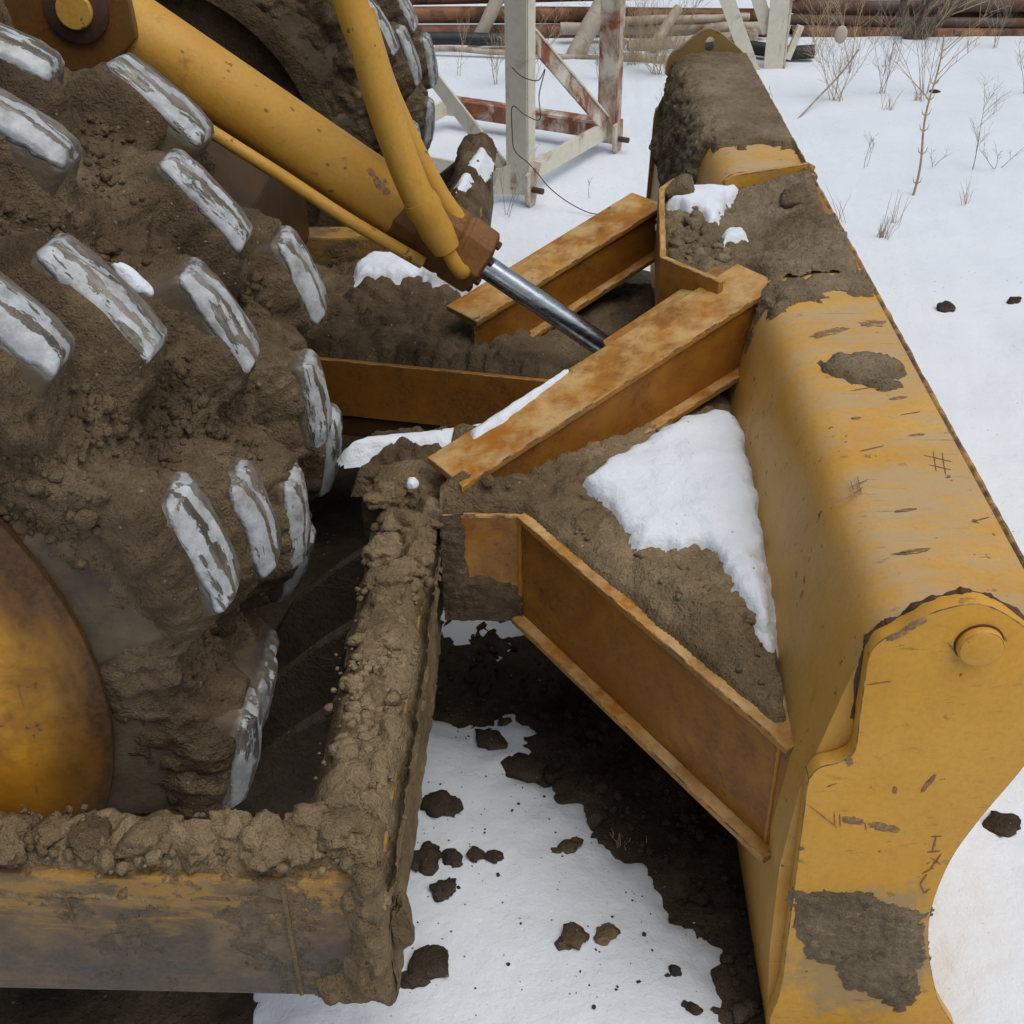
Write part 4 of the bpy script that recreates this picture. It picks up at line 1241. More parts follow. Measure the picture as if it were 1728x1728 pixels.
vv, ff = sub(v, grid_faces(len(ax), len(az)), (e_ > -0.006).ravel())
solid('mud_smear', vv, ff, 'mud_tan', cf, smooth=True, kind='stuff')
# thin mud skin on the outer face of the side bar
ay = np.arange(1.26, 2.50, 0.006); az = np.arange(0.255, 0.585, 0.006)
A_, B_ = np.meshgrid(ay, az, indexing='ij')
e_ = 0.30 * fbm(A_ * 3.2, B_ * 7, 3.0, 4) + 0.10 + 0.6 * sstep(0.49, 0.55, B_)
D = np.where(e_ > 0, np.minimum(e_ * 0.03, 0.005) + 0.010 * cobble(A_, B_, 0.045) * np.clip(e_ * 3, 0, 1) + 0.003 * fbm(A_ * 30, B_ * 30, 1.0, 3), -0.003)
D = D + 0.014 * sstep(0.515, 0.575, B_)
v = np.stack([-0.269 + D, A_, B_], -1).reshape(-1, 3)
vv, ff = sub(v, grid_faces(len(ay), len(az)), (e_ > -0.02).ravel())
solid('mud_skin', vv, ff, 'mud_tan', cf, smooth=True, kind='stuff')
# torn flap of dry mud hanging from the corner
q, f_ = lump(4, 301, 0.5, 1.0)
solid('mud_flap', q * np.array([0.022, 0.030, 0.055]) + np.array([-0.245, 1.285, 0.420]), f_, 'mud_tan', cf, smooth=True)

snow_patch('snow_patch', [(-0.372, 4.42), (-0.335, 4.50), (-0.325, 4.62), (-0.295, 4.75), (-0.275, 4.92), (-0.300, 5.02), (-0.335, 4.88), (-0.360, 4.70), (-0.372, 4.55)], lambda a, b: 0.612 + 0 * a, 0.020, 'narrow snow streak on the muddy bar of the far drum frame', ragged=0.01, soft=0.03)
q, f_ = lump(3, 402, 0.3, 0.4)
solid('snow_lump', q * np.array([0.015, 0.018, 0.014]) + np.array([-0.318, 2.295, 0.672]), f_, 'snow', smooth=True, label='tiny lump of snow on the muddy corner of the near frame', cat='snow')
q, f_ = lump(3, 403, 0.35, 0.3)
_c, _s = math.cos(math.radians(37)), math.sin(math.radians(37))
_M = np.array([[_s, 0, -_c], [0, 1, 0], [_c, 0, _s]])
solid('snow_lump', (q * np.array([0.040, 0.016, 0.014])) @ _M + np.array([-0.722, 1.892, 1.346]), f_, 'snow', smooth=True, label='little wisp of snow behind a tamping foot on the near drum', cat='snow')

# ---- chassis between the drums
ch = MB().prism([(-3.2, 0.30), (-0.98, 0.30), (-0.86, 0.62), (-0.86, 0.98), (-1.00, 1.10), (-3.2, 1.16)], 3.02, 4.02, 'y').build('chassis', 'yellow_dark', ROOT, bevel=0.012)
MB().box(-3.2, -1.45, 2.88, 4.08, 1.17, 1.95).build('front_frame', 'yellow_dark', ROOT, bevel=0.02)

# ---- lift cylinder
CY = 3.0
CA, CB = Vector((-1.108, CY, 1.585)), Vector((0.34, CY, 0.540))
L_ = (CB - CA).length
ax_ = (CB - CA).normalized()
cyl = MB().lathe(CA, CB, [(0.04, 0.064), (0.05, 0.082), (0.075, 0.0855), (0.875, 0.0855), (0.88, 0.082)], 48).build('lift_cylinder', 'yellow_cylinder', ROOT, smooth=True)
MB().lathe(CA, CB, [(0.868, 0.088), (0.875, 0.094), (0.93, 0.0955), (0.945, 0.089), (0.958, 0.089), (0.965, 0.100), (1.03, 0.100), (1.041, 0.093), (1.05, 0.093), (1.056, 0.101), (1.125, 0.099), (1.135, 0.084), (1.138, 0.040)], 8).build('cylinder_head', 'head_paint', cyl, bevel=0.006)
MB().lathe(CA, CB, [(1.10, 0.0325), (L_ - 0.02, 0.0325)], 40).build('piston_rod', 'chrome', cyl, smooth=True)
for a_ in (0.3, 1.2, 2.1, 3.0, -0.6, -1.5):
    c_ = CA + ax_ * 1.134
    sd_ = Vector((0, -1, 0)); u_ = ax_.cross(sd_)
    p_ = c_ + (sd_ * math.cos(a_) + u_ * math.sin(a_)) * 0.070
    MB().lathe(p_, p_ + ax_, [(0, 0.012), (0.011, 0.012), (0.013, 0.010)], 6).build('bolt', 'rust_dark', cyl)
def on_barrel(a, b, h):
    sd_ = Vector((0, -1, 0)); u_ = ax_.cross(sd_); g_ = b / 0.0855
    return CA + ax_ * a + (sd_ * math.cos(g_) + u_ * math.sin(g_)) * (0.0857 + h)


for i, (t_, g_, ra, rb) in enumerate([(0.760, -0.78, .013, .008), (0.790, -0.62, .020, .010), (0.815, -0.55, .012, .009), (0.800, -0.80, .006, .005), (0.60, -0.95, .005, .004), (0.47, -0.55, .006, .004), (0.35, -0.9, .004, .003), (0.66, -0.25, .005, .004), (0.52, -1.05, .008, .003), (0.24, -0.6, .005, .003), (0.70, -0.45, .004, .004)]):
    blob_mark('paint_chip', on_barrel, t_, g_ * 0.0855, ra, rb, 90 + i * 1.7, cyl, 0.3, 0.0006)
# mounting eye with its pin and bracket plates
MB().lathe((CA.x, CY + 0.055, CA.z), (CA.x, CY - 0.055, CA.z), [(0, 0.105), (0.11, 0.105)], 40).build('cylinder_eye', 'yellow_cylinder', cyl, smooth=True, bevel=0.006)
MB().lathe((CA.x, CY + 0.13, CA.z), (CA.x, CY - 0.125, CA.z), [(0, 0.042), (0.252, 0.042), (0.255, 0.039)], 32).build('pin', 'yellow_cylinder', cyl, smooth=True)
MB().lathe((CA.x, CY - 0.098, CA.z), (CA.x, CY - 0.14, CA.z), [(0, 0.075), (0.012, 0.075), (0.015, 0.070)], 32).build('pin_washer', 'rust_dark', cyl, smooth=True)
br = [(-1.50, 1.32), (-1.20, 1.44), (-1.06, 1.45), (-0.98, 1.52), (-0.985, 1.65), (-1.07, 1.72), (-1.50, 1.85)]
for ya, yb in ((CY - 0.097, CY - 0.070), (CY + 0.070, CY + 0.097)):
    MB().prism(br, ya, yb, 'y').build('cylinder_bracket', 'head_paint', ROOT, bevel=0.005)


def smooth_tube(name, pts, r, mat, parent, n=14):
    P_ = catmull(pts, 8, False)
    rr_ = r if not isinstance(r, (list, tuple)) else list(np.interp(np.linspace(0, len(r) - 1, len(P_)), range(len(r)), r))
    return MB().tube(P_, rr_, n).build(name, mat, parent, smooth=True)


smooth_tube('oil_pipe', [(-0.515, 2.85, 1.78), (-0.463, 2.85, 1.612), (-0.432, 2.85, 1.51), (-0.398, 2.85, 1.362), (-0.350, 2.85, 1.205), (-0.318, 2.855, 1.122)], 0.0400, 'yellow_cylinder', cyl)
smooth_tube('oil_pipe', [(-0.455, 3.00, 1.56), (-0.415, 2.99, 1.40), (-0.355, 2.98, 1.25), (-0.296, 2.98, 1.125), (-0.250, 2.985, 1.050)], 0.0270, 'yellow_cylinder', cyl)
smooth_tube('oil_pipe', [(-0.95, 2.88, 1.392), (-0.813, 2.88, 1.297), (-0.665, 2.88, 1.195), (-0.512, 2.88, 1.086), (-0.335, 2.90, 0.965)], 0.0170, 'yellow_cylinder', cyl)
MB().lathe((-0.330, 2.853, 1.152), (-0.262, 2.872, 1.000), [(0, 0.043), (0.03, 0.046), (0.05, 0.042), (0.10, 0.043), (0.15, 0.036), (0.155, 0.028)], 20).build('pipe_fitting', 'yellow_cylinder', cyl, smooth=True)
smooth_tube('pipe_elbow', [(-0.272, 2.868, 1.022), (-0.250, 2.872, 0.975), (-0.236, 2.885, 0.948), (-0.230, 2.92, 0.935)], 0.0200, 'yellow_cylinder', cyl)

# ------------------------------------------------------------------ white steel trestle in front of the pipes
def trestle():
    r = empty('steel_trestle', (-0.14, 6.9, G), label='cream painted steel lattice frame with rusty beams standing in the snow', cat='steel frame')
    zb = G + 0.13
    A, B = (-0.195, 6.43), (0.325, 7.36)
    C_, D_ = (-0.70, 7.90), (-1.16, 6.95)
    ang = math.atan2(B[1] - A[1], B[0] - A[0])
    for (x, y), m, w in ((A, 'cream_paint', 0.105), (B, 'cream_rusty', 0.095), (D_, 'cream_paint', 0.1)):
        # an angle section: two plates at a right angle
        n1_ = Vector((math.cos(ang - math.pi / 2), math.sin(ang - math.pi / 2), 0)); n2_ = Vector((math.cos(ang), math.sin(ang), 0))
        mb = MB()
        mb.beam((x, y, zb - 0.02), (x, y, 2.4), w * 1.25, 0.014, tuple(n2_))
        q = Vector((x, y, 0)) + n1_ * (w * 0.62) + n2_ * (w * 0.36)
        mb.beam((q.x, q.y, zb - 0.02), (q.x, q.y, 2.4), w * 0.72, 0.014, tuple(n1_))
        mb.build('leg', m, r, bevel=0.002)
        # pointed foot tab
        t = Vector((x, y, 0)) + n1_ * (w * 0.64) + n2_ * 0.02
        mb = MB()
        pts = [(-0.055, 0.20), (0.05, 0.22), (0.055, 0.08), (0.022, -0.005), (-0.018, -0.005), (-0.055, 0.07)]
        v_ = [t + n2_ * a + Vector((0, 0, G + b + 0.03)) + n1_ * s_ for s_ in (0.0, 0.02) for a, b in pts]
        n = len(pts)
        mb.add(v_, [tuple(range(n)), tuple(range(n, 2 * n))] + [(i, (i + 1) % n, n + (i + 1) % n, n + i) for i in range(n)])
        ft = mb.build('foot_tab', m if m != 'cream_paint' else 'cream_rusty', r, bevel=0.002)
        MB().lathe(t + Vector((0, 0, G + 0.14)), t + Vector((0, 0, G + 0.14)) + n1_, [(0.0, 0.017), (0.085, 0.017)], 12).build('bolt', 'rust_dark', ft, smooth=True)

    def bm(a, b, za, zc, w, h, m, up=(0, 0, 1)):
        return MB().beam((a[0], a[1], za), (b[0], b[1], zc), w, h, up).build('beam', m, r, bevel=0.002)
    bm(A, B, zb + 0.06, zb + 0.06, 0.02, 0.11, 'cream_paint')
    bm(B, C_, zb + 0.045, zb + 0.045, 0.02, 0.09, 'cream_rusty')
    bm((B[0], B[1] + 0.05), (C_[0], C_[1] + 0.05), zb + 0.095, zb + 0.095, 0.11, 0.016, 'cream_rusty')
    bm(C_, D_, zb + 0.05, zb + 0.05, 0.02, 0.10, 'cream_paint')
    bm(D_, A, zb + 0.05, zb + 0.05, 0.02, 0.10, 'cream_paint')
    MB().beam((A[0] + 0.02, A[1] + 0.06, 0.80), (B[0] - 0.01, B[1] - 0.03, zb + 0.10), 0.016, 0.085).build('diagonal', 'cream_rusty', r, bevel=0.002)
    MB().beam((A[0] + 0.02, A[1] + 0.09, 0.84), (B[0] - 0.01, B[1] + 0.0, zb + 0.145), 0.06, 0.012).build('diagonal', 'cream_paint', r, bevel=0.002)
    MB().beam((-0.86, 6.84, 0.70), (A[0] - 0.06, A[1] + 0.05, zb + 0.08), 0.016, 0.085).build('diagonal', 'cream_paint', r, bevel=0.002)
    MB().prism([(-0.33, G + 0.10), (-0.10, G + 0.10), (-0.06, G + 0.28), (-0.16, G + 0.30), (-0.30, G + 0.24)], 6.44, 6.455, 'y').build('gusset', 'cream_paint', r, bevel=0.002)
    return r


trestle()
# loop of thin wire round the near leg and trailing over the snow
wp = [(-0.215, 6.36, 0.62), (-0.16, 6.33, 0.58), (-0.08, 6.34, 0.56), (-0.045, 6.40, 0.60), (-0.075, 6.36, 0.48), (-0.07, 6.345, 0.36), (-0.15, 6.34, 0.385), (-0.215, 6.37, 0.42), (-0.22, 6.42, 0.28), (-0.205, 6.36, 0.19), (-0.13, 6.33, 0.13), (-0.07, 6.335, 0.06), (-0.02, 6.33, 0.0), (0.08, 6.33, -0.08), (0.2, 6.28, -0.125), (0.30, 6.22, -0.12), (0.34, 6.05, -0.125), (0.40, 5.90, -0.128), (0.46, 5.83, -0.125)]
MB().tube(catmull(wp, 7, False), 0.0028, 6).build('wire', 'rust_dark', smooth=True, label='thin dark wire looped round the cream frame leg and trailing onto the snow', cat='wire')

# second, farther frame standing in front of the pipes
r2 = empty('steel_trestle', (1.66, 9.5, G), label='cream painted post with slanting braces standing behind the far end of the blade', cat='steel frame')
MB().box(1.60, 1.745, 9.44, 9.456, G, 2.2).build('leg', 'cream_paint', r2, bevel=0.002)
MB().box(1.747, 1.763, 9.44, 9.60, G, 2.2).build('leg', 'cream_rusty', r2, bevel=0.002)
MB().beam((1.52, 9.42, G + 0.02), (1.05, 9.40, 0.85), 0.02, 0.11).build('diagonal', 'cream_paint', r2, bevel=0.002)
MB().beam((1.62, 9.49, 0.12), (1.25, 9.49, 0.95), 0.02, 0.10).build('diagonal', 'cream_paint', r2, bevel=0.002)
MB().beam((1.78, 9.50, G + 0.10), (1.86, 9.52, 0.16), 0.03, 0.05).build('diagonal', 'cream_paint', r2, bevel=0.002)

# pale poles lying and leaning behind the near frame
poles = [((-0.66, 10.2, G + 0.02), (-0.20, 10.4, 0.70), 0.055, 'pale plank leaning up to the right behind the near frame leg'),
         ((0.16, 9.85, G + 0.03), (0.50, 10.15, 0.42), 0.075, 'thick pale post leaning between the two legs of the near frame'),
         ((-0.95, 9.9, G + 0.10), (0.35, 9.75, G + 0.05), 0.022, 'thin rusty rail lying on the snow behind the near frame'),
         ((0.05, 10.25, G + 0.17), (1.75, 10.35, G + 0.15), 0.050, 'long pale pole lying low along the foot of the pipe stack'),
         ((0.60, 10.05, G + 0.06), (1.65, 10.25, G + 0.10), 0.062, 'weathered pale log on the snow behind the blade lug'),
         ((0.45, 9.75, G + 0.05), (1.15, 9.60, G + 0.04), 0.050, 'short pale log half sunk in snow beside the far blade end'),
         ((0.55, 10.2, G + 0.24), (1.60, 10.40, G + 0.22), 0.034, 'slender bleached pole resting across the pale logs'),
         ((0.78, 9.95, G + 0.08), (1.00, 10.2, G + 0.33), 0.042, 'crooked pale branch propped on the logs behind the blade')]
for a, b, r_, lb in poles:
    a, b = Vector(a), Vector(b)
    pts = [a.lerp(b, t) + Vector((0, 0, 0.012 * float(perlin(t * 4 + a.x, a.y)))) + Vector((0, 0.02 * float(perlin(t * 3, a.x * 3)), 0)) for t in np.linspace(0, 1, 14)]
    MB().tube(pts, [r_ * (1 + 0.10 * float(perlin(t * 6, a.x * 5))) for t in np.linspace(0, 1, 14)], 12).build('pole', 'pale_pole', smooth=True, label=lb, cat='pole', group='pale poles behind the machine')
# black hose lying by the far post
MB().tube(catmull([(1.15, 9.85, G + 0.09), (1.5, 9.80, G + 0.12), (1.8, 9.72, G + 0.10), (2.02, 9.70, G + 0.11)], 8, False), 0.052, 14).build('black_pipe', 'rubber_black', smooth=True, label='short black pipe lying on the snow behind the far cream post', cat='pipe')
MB().tube(catmull([(-1.3, 10.05, G + 0.13), (-0.9, 10.05, G + 0.14), (-0.5, 10.10, G + 0.12), (-0.1, 10.2, G + 0.1)], 8, False), 0.050, 14).build('black_pipe', 'rubber_black', smooth=True, label='dark pipe on the snow just right of the far drum', cat='pipe')

# stack of rusty pipes
pipes = [(-1.9, 1.95, 10.50, -0.095, 0.070, 0.00, 0, 'rusty red pipe at the bottom of the stack behind the cream frame'),
         (-2.0, 1.90, 10.56, 0.040, 0.066, 0.01, 2, 'orange brown pipe, middle of the stack behind the cream frame'),
         (-1.7, 2.05, 10.62, 0.165, 0.062, -0.01, 0, 'dark red pipe on top of the stack behind the cream frame'),
         (-2.2, 1.7, 10.95, 0.250, 0.080, 0.02, 1, 'grey brown pipe lying behind the stack at the top left'),
         (1.98, 6.60, 10.52, -0.112, 0.066, 0.05, 2, 'orange rusty pipe at the bottom of the right hand stack'),
         (1.96, 6.90, 10.55, -0.006, 0.042, 0.05, 1, 'brown pipe, second from the ground in the right hand stack'),
         (1.97, 6.70, 10.60, 0.084, 0.050, 0.05, 1, 'grey brown pipe on top of the right hand stack'),
         (2.90, 7.20, 10.74, 0.060, 0.045, 0.12, 3, 'dark grey pipe crossing behind the bare bush'),
         (2.05, 7.00, 10.85, 0.030, 0.070, 0.00, 0, 'dull red pipe at the back of the right hand stack')]
for x0, x1, y, z, r_, tilt, m, lb in pipes:
    o = MB()
    pts = [(x, y + tilt * (x - x0) * 0.3, z + 0.006 * math.sin(x * 1.3 + m) - 0.012 * max(0, x - 2.0) + 0.013 * math.sin(y * 41.0) * (x - x0)) for x in np.linspace(x0, x1, 12)]
    o.tube(pts, r_, 22, caps=False)
    n0 = len(o.v)
    o.tube(pts[::-1], r_ * 0.86, 22, caps=False)
    o.build('rusty_pipe', 'pipe_rust_%d' % m, smooth=True, label=lb, cat='pipe', group='rusty pipes stacked behind the machine')

# ------------------------------------------------------------------ dry plants
def branch(mb, p, d, ln, r, depth, rg, droop=0.0, n=5, side=6):
    pts = [Vector(p)]
    d = Vector(d).normalized()
    for i in range(5):
        d = (d + Vector((rg.uniform(-.13, .13), rg.uniform(-.13, .13), rg.uniform(-.08, .08) + droop))).normalized()
        pts.append(pts[-1] + d * ln / 5)
    mb.tube(pts, [max(0.0006, r * (1 - 0.14 * i)) for i in range(6)], side if depth > 1 else 4, caps=False)
    if depth <= 0:
        return
    for i in range(n):
        t = rg.uniform(0.2, 1.0)
        k_ = min(4, int(t * 5)); q = pts[k_].lerp(pts[k_ + 1], t * 5 - k_)
        a = rg.uniform(0, 6.283)
        nd = (d + Vector((math.cos(a), math.sin(a), rg.uniform(0.0, 0.7))) * rg.uniform(0.5, 1.0)).normalized()
        branch(mb, q, nd, ln * rg.uniform(0.28, 0.52), r * 0.52, depth - 1, rg, droop, max(2, n - 1), side)


def weed(x, y, h, spread, stems, seed, label, mat='dry_stem', depth=2, r=0.0024, n=5, group=None, name='dry_weed', cat='weed'):
    rg = random.Random(seed)
    mb = MB()
    z = snow_z(x, y) - 0.02
    for i in range(stems):
        a = rg.uniform(0, 6.283); s_ = spread * rg.uniform(0.2, 1.0)
        branch(mb, (x + rg.uniform(-.03, .03) * stems ** .5 * .5, y + rg.uniform(-.03, .03), z), (math.cos(a) * s_, math.sin(a) * s_, 1.0), h * rg.uniform(0.65, 1.05), r, depth, rg, 0.0, n)
    return mb.build(name, mat, smooth=True, pivot=(x, y, z), label=label, cat=cat, group=group)


def tuft(x, y, h, n, seed, label, spread=0.5, mat='dry_stem', group='dry grass tufts in the snow'):
    rg = random.Random(seed)
    mb = MB()
    z = snow_z(x, y) - 0.015
    for i in range(n):
        a = rg.uniform(0, 6.283); s_ = spread * rg.uniform(0.1, 1)
        l_ = h * rg.uniform(0.4, 1.0)
        b = Vector((x + rg.gauss(0, 0.018), y + rg.gauss(0, 0.018), z))
        d = Vector((math.cos(a) * s_, math.sin(a) * s_, 1)).normalized()
        mb.tube([b, b + d * l_ * .5, b + d * l_ * .85 + Vector((math.cos(a), math.sin(a), -0.4)) * l_ * 0.10 * s_], [0.0016, 0.0012, 0.0005], 4, caps=False)
    return mb.build('grass_tuft', mat, smooth=True, pivot=(x, y, z), label=label, cat='grass tuft', group=group)


# the tall single sapling
mb = MB()
sz = snow_z(2.02, 6.57) - 0.03
stem = [(2.02 + 0.012 * math.sin(t * 9) + 0.02 * t, 6.57 + 0.05 * t, sz + 0.86 * t) for t in np.linspace(0, 1, 22)]
mb.tube(stem, [0.0075 - 0.0035 * t for t in np.linspace(0, 1, 22)], 8)
for t_ in (0.11, 0.31, 0.46, 0.56, 0.66, 0.74):
    k_ = int(t_ * 21); p_ = Vector(stem[k_])
    for s_ in (-1, 1):
        mb.tube([p_, p_ + Vector((0.018 * s_, 0, 0.012)), p_ + Vector((0.026 * s_, 0, 0.040))], [0.0045, 0.003, 0.001], 5)
rg = random.Random(3)
for t_ in (0.62, 0.72, 0.8, 0.87, 0.93):
    p_ = Vector(stem[int(t_ * 21)])
    a = rg.uniform(-1, 1)
    branch(mb, p_, (math.copysign(0.8, a), rg.uniform(-.4, .4), 0.8), 0.30, 0.003, 1, rg, 0, 5)
mb.build('sapling', 'dry_stem', smooth=True, pivot=(2.02, 6.57, sz), label='tall thin bare sapling standing alone in the open snow', cat='sapling')

weed(1.99, 8.55, 0.62, 0.75, 11, 11, 'bushy tan weed holding a pale leaf left of the sapling', n=6)
q, f_ = ICO[2]
solid('dry_leaf', q * np.array([0.045, 0.008, 0.060]) + np.array([1.93, 8.47, 0.32]), f_, 'pale_stone', smooth=True, label='rounded pale dry leaf caught in the bushy weed', cat='leaf')
weed(2.34, 8.75, 0.60, 0.5, 5, 12, 'upright dry weed just left of the sapling tip', mat='grey_stem', n=6)
weed(2.62, 8.70, 0.68, 0.6, 6, 13, 'tangled grey weed directly behind the sapling', mat='grey_stem', n=6)
weed(2.22, 9.3, 0.85, 0.25, 2, 14, 'tall reddish weed stalk before the right hand pipes', n=4, r=0.004)
weed(2.05, 9.9, 0.55, 0.6, 5, 15, 'tan weed clump against the right hand pipes, nearest the cream post', n=5)
weed(3.55, 10.1, 0.60, 0.5, 4, 16, 'thin weed against the pipes at the right edge', mat='grey_stem', n=5)
weed(4.0, 10.0, 0.55, 0.6, 4, 17, 'sparse weed before the pipes at the far right corner', mat='grey_stem', n=5)
weed(2.48, 7.02, 0.50, 0.30, 1, 18, 'wispy grey weed spreading flat arms right of the sapling', mat='grey_stem', n=10, r=0.0028)
weed(2.62, 7.05, 0.24, 0.9, 3, 19, 'low brittle weed at the foot of the wispy grey weed', mat='grey_stem', n=4, r=0.0022)
weed(2.25, 7.05, 0.20, 0.9, 2, 20, 'small curled twig left of the wispy grey weed', mat='grey_stem', n=3, r=0.0022)
weed(1.86, 7.05, 0.22, 0.35, 2, 21, 'short forked weed just left of the sapling stem', mat='grey_stem', n=4, r=0.002)
weed(3.35, 8.7, 0.42, 0.7, 3, 22, 'loose weed below the pipes near the right edge', mat='grey_stem', n=5, r=0.0025)
weed(-0.42, 9.05, 0.42, 0.45, 4, 24, 'spiky tan weed standing left of the near frame leg', n=6)
weed(-0.18, 9.1, 0.50, 0.55, 11, 25, 'dense tan weed showing just left of the near frame leg', n=6)
weed(-0.72, 9.3, 0.50, 0.25, 2, 26, 'single tall weed stalk between drum and frame leg', n=4)
weed(0.80, 9.3, 0.42, 0.9, 18, 27, 'thick tan bush between the near frame and the blade', n=7)
weed(0.62, 9.6, 0.52, 0.9, 16, 28, 'tan bush behind the right leg of the near frame', n=7)
weed(0.95, 9.85, 0.48, 0.7, 6, 29, 'tan weed clump among the pale logs', n=6)
weed(0.38, 9.1, 0.36, 0.8, 5, 30, 'dark twiggy weed seen between the two frame legs', mat='grey_stem', n=6)
weed(0.72, 7.9, 0.30, 0.5, 2, 31, 'small twig weed in the snow right of the near frame', mat='grey_stem', n=4, r=0.002)
weed(-0.24, 6.25, 0.36, 0.5, 3, 32, 'fine weed growing at the foot of the near frame leg', mat='grey_stem', n=4, r=0.002)
weed(0.20, 6.55, 0.14, 0.4, 1, 33, 'tiny sprig in the snow under the near frame beam', mat='grey_stem', n=3, r=0.002)
weed(1.55, 8.6, 0.10, 0.6, 1, 34, 'tiny dark sprig in the snow beside the blade top', mat='grey_stem', n=3, r=0.002)
MB().tube(catmull([(1.62, 8.05, G + 0.05), (1.80, 8.35, G + 0.11), (2.0, 8.6, G + 0.22), (2.13, 8.75, G + 0.34)], 6, False), [0.006] * 19, 7).build('fallen_branch', 'grey_stem', smooth=True, label='dark fallen branch slanting up from the snow left of the bushy weed', cat='branch')
for i, (x, y, h, n, lb) in enumerate([(1.70, 5.90, 0.16, 26, 'grass tuft in a small hollow beside the blade'), (1.52, 6.15, 0.30, 7, 'few tall grass blades left of the sapling foot'), (1.80, 6.12, 0.26, 8, 'grass blades just left of the sapling foot'), (2.28, 6.45, 0.22, 8, 'faint grass blades right of the sapling foot'), (2.28, 8.3, 0.22, 14, 'pale grass tuft under the upright weed'), (2.56, 8.55, 0.16, 22, 'flattened grass tuft behind the sapling'), (3.30, 8.3, 0.26, 18, 'light grass tuft near the right edge below the pipes'), (2.98, 7.08, 0.20, 30, 'brown grass tuft cut by the right edge of the picture'), (0.20, 1.98, 0.05, 30, 'straw tuft at the edge of the snow under the lower brace')]):
    tuft(x, y, h, n, 50 + i, lb, 0.5 if i != 8 else 1.6)

# bare bush with a gnarled trunk in front of the pipes
br_root = empty('bare_bush', (2.95, 10.45, G), label='gnarled bare bush in front of the right hand pipes', cat='bush')
rg = random.Random(77)
mb = MB(); mt = MB()
for d, ln, r_ in (((-0.55, 0, 1), 0.75, 0.045), ((0.1, 0.1, 1), 0.8, 0.055), ((0.75, 0, 0.8), 0.7, 0.040), ((1.1, -.1, 0.7), 0.6, 0.026), ((-0.2, -.2, 1), 0.7, 0.03)):
    p_ = Vector((2.92 + rg.uniform(-.05, .08), 10.40, G - 0.02)); pts = [p_]; dd = Vector(d).normalized()
    for i in range(8):
        dd = (dd + Vector((rg.uniform(-.25, .25), rg.uniform(-.15, .15), 0.06))).normalized()
        pts.append(pts[-1] + dd * ln / 8)
    mt.tube(pts, [r_ * (1 - 0.07 * i) * rg.uniform(0.85, 1.15) for i in range(9)], 10)
    for i in range(3, 9):
        branch(mb, pts[i], dd + Vector((rg.uniform(-.9, .9), rg.uniform(-.5, .3), rg.uniform(-.4, .5))), 0.34, 0.006, 1, rg, 0, 4)
mt.build('trunk', 'bark', br_root, smooth=True)
mb.build('twigs', 'dry_stem', br_root, smooth=True)

# ------------------------------------------------------------------ clods on the snow
def clod(x, y, s, seed, lb, mat='clod_dark', flat=0.7, parts=1):
    rg = random.Random(seed)
    V = []; F = []; o = 0
    z = max(snow_z(x, y), G)
    for i in range(parts):
        q, f_ = lump(3, seed + i, 0.5, 0.6)
        q = q + 0.12 * cobble(q[:, 0] + seed, q[:, 1], 0.4, q[:, 2])[:, None] * q
        k_ = s * (1 if i == 0 else rg.uniform(0.4, 0.8))
        off = np.array([0, 0, 0]) if i == 0 else np.array([rg.uniform(-1.2, 1.2) * s, rg.uniform(-1, 1) * s, 0])
        V.append(q * k_ * np.array([1.1, 0.95, flat]) + np.array([x, y, z + k_ * flat * 0.32]) + off); F.append(f_ + o); o += len(q)
    return solid('dirt_clod', np.concatenate(V), np.concatenate(F), mat, smooth=True, label=lb, cat='dirt clod', group='dirt clods on the snow', pivot=(x, y, z))


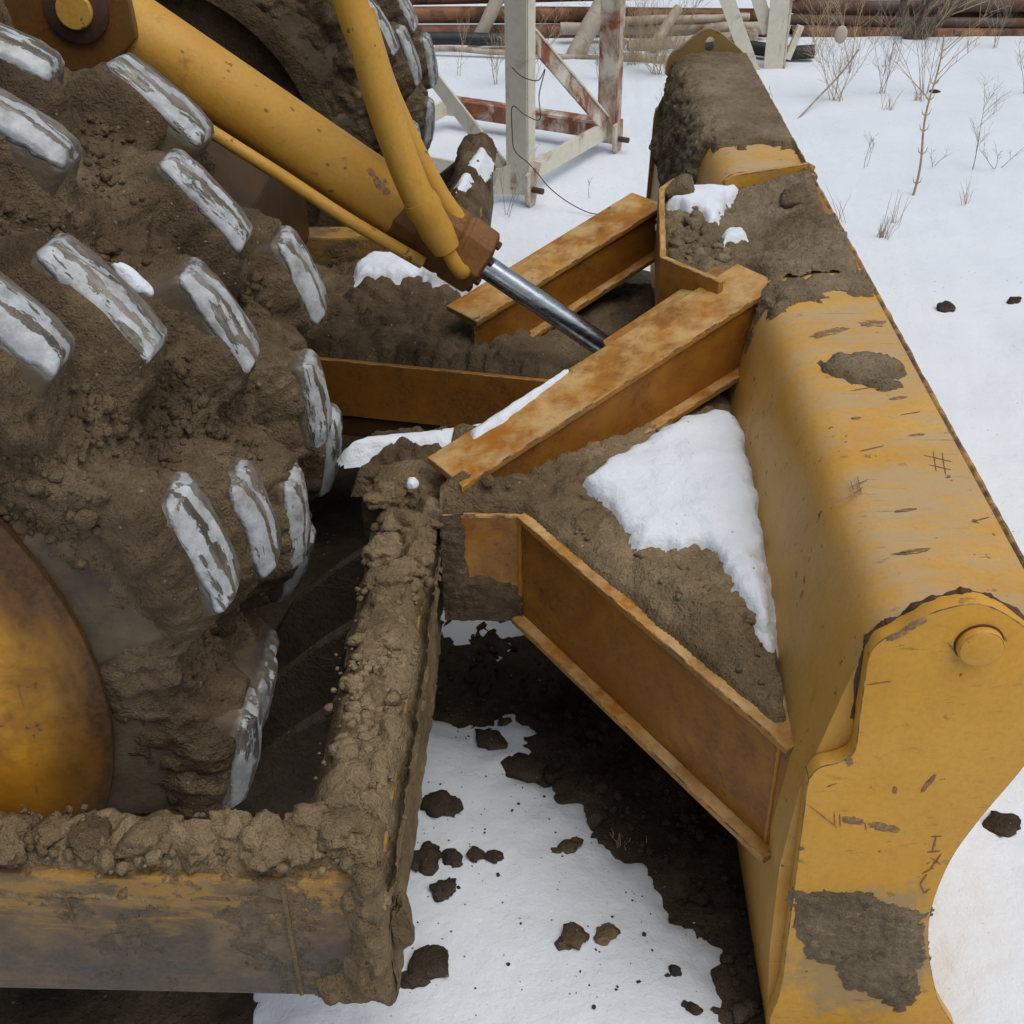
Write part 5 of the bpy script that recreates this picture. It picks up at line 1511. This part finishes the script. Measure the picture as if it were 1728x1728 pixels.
for i, (x, y, s, lb, mat, fl, pr_) in enumerate([
    (-0.275, 2.04, 0.036, 'knobbly dark clod beside the outer face of the near frame', 'clod_dark', 0.9, 4),
    (-0.292, 1.870, 0.034, 'dark clod half hidden by the frame bar, leftmost of a row', 'clod_dark', 0.8, 3),
    (-0.224, 1.878, 0.024, 'dark clod, second in the row leading away from the frame bar', 'clod_dark', 0.8, 2),
    (-0.172, 1.895, 0.022, 'dark clod, third in the row leading away from the frame bar', 'clod_dark', 0.8, 1),
    (-0.128, 1.888, 0.018, 'small dark clod at the end of the row', 'clod_dark', 0.8, 2),
    (-0.237, 1.792, 0.027, 'flat dark clod lying just nearer than the row', 'clod_dark', 0.6, 3),
    (0.062, 1.672, 0.030, 'greenish brown clod alone in the middle of the snow', 'mud_brown', 0.6, 2),
    (0.143, 1.690, 0.023, 'tan clod right of the greenish one on the snow', 'mud_tan', 0.6, 2),
    (-0.068, 2.215, 0.050, 'broad slab of dirt at the upper edge of the snow', 'clod_dark', 0.55, 2),
    (-0.158, 2.312, 0.034, 'round dark clod between two snow humps', 'clod_dark', 0.8, 2),
    (0.283, 1.600, 0.013, 'small dark crumb on the snow near the blade', 'clod_dark', 0.7, 2),
    (0.315, 1.508, 0.015, 'dark crumb lowest on the snow near the blade', 'clod_dark', 0.7, 3),
    (-0.255, 1.590, 0.040, 'dark lump of earth by the corner of the near frame', 'clod_dark', 0.6, 4),
    (1.125, 2.030, 0.036, 'dark clod on the snow in front of the blade', 'clod_dark', 0.8, 2),
    (1.785, 5.050, 0.040, 'single dark stone on the open snow right of the blade', 'clod_dark', 0.6, 1),
    (2.13, 5.12, 0.026, 'dark crumbs at the right edge of the open snow', 'clod_dark', 0.6, 3),
    (2.72, 8.75, 0.030, 'dark twiggy clump on the snow near the right edge', 'clod_dark', 0.6, 2),
    (0.05, 1.94, 0.022, 'brown clod under the straw tuft', 'mud_brown', 0.6, 3)]):
    clod(x, y, s, 500 + 7 * i, lb, mat, fl, pr_)
# loose crumbs over the bare soil under the machine
n_ = 1500
px_ = RNG.uniform(-0.35, 0.52, n_); py_ = RNG.uniform(1.35, 2.95, n_)
ok = snow_t(px_, py_) < 0
px_, py_ = px_[ok], py_[ok]
vv, ff = scatter_lumps(np.stack([px_, py_, soil_h(px_, py_) + 0.004], -1), RNG.gamma(1.6, 0.0045, len(px_)) + 0.002, 1)
solid('soil_crumbs', vv, ff, 'soil', smooth=True, kind='stuff', label='loose dark soil crumbs on the bare ground under the brace', cat='soil')

n_ = 420
px_ = np.concatenate([RNG.uniform(-0.34, 0.42, n_), RNG.normal(-0.2, 0.10, 120), RNG.normal(0.10, 0.07, 50)])
py_ = np.concatenate([RNG.uniform(1.42, 2.42, n_), RNG.normal(1.90, 0.10, 120), RNG.normal(1.67, 0.05, 50)])
tt = snow_t(px_, py_)
ok = (tt > 0.0) & ((tt < 0.030) | (RNG.random(len(px_)) < 0.45))
px_, py_, tt = px_[ok], py_[ok], tt[ok]
zc_ = G + tt + 0.010 * fbm(px_ * 2.3, py_ * 2.3, 6.0, 4) + bank(px_, py_)
vv, ff = scatter_lumps(np.stack([px_, py_, zc_ - 0.001], -1), RNG.gamma(1.1, 0.0013, len(px_)) + 0.0008, 1)
solid('soil_crumbs', vv, ff, 'clod_dark', smooth=False, kind='stuff', label='tiny dark soil crumbs sprinkled over the snow under the brace', cat='soil')
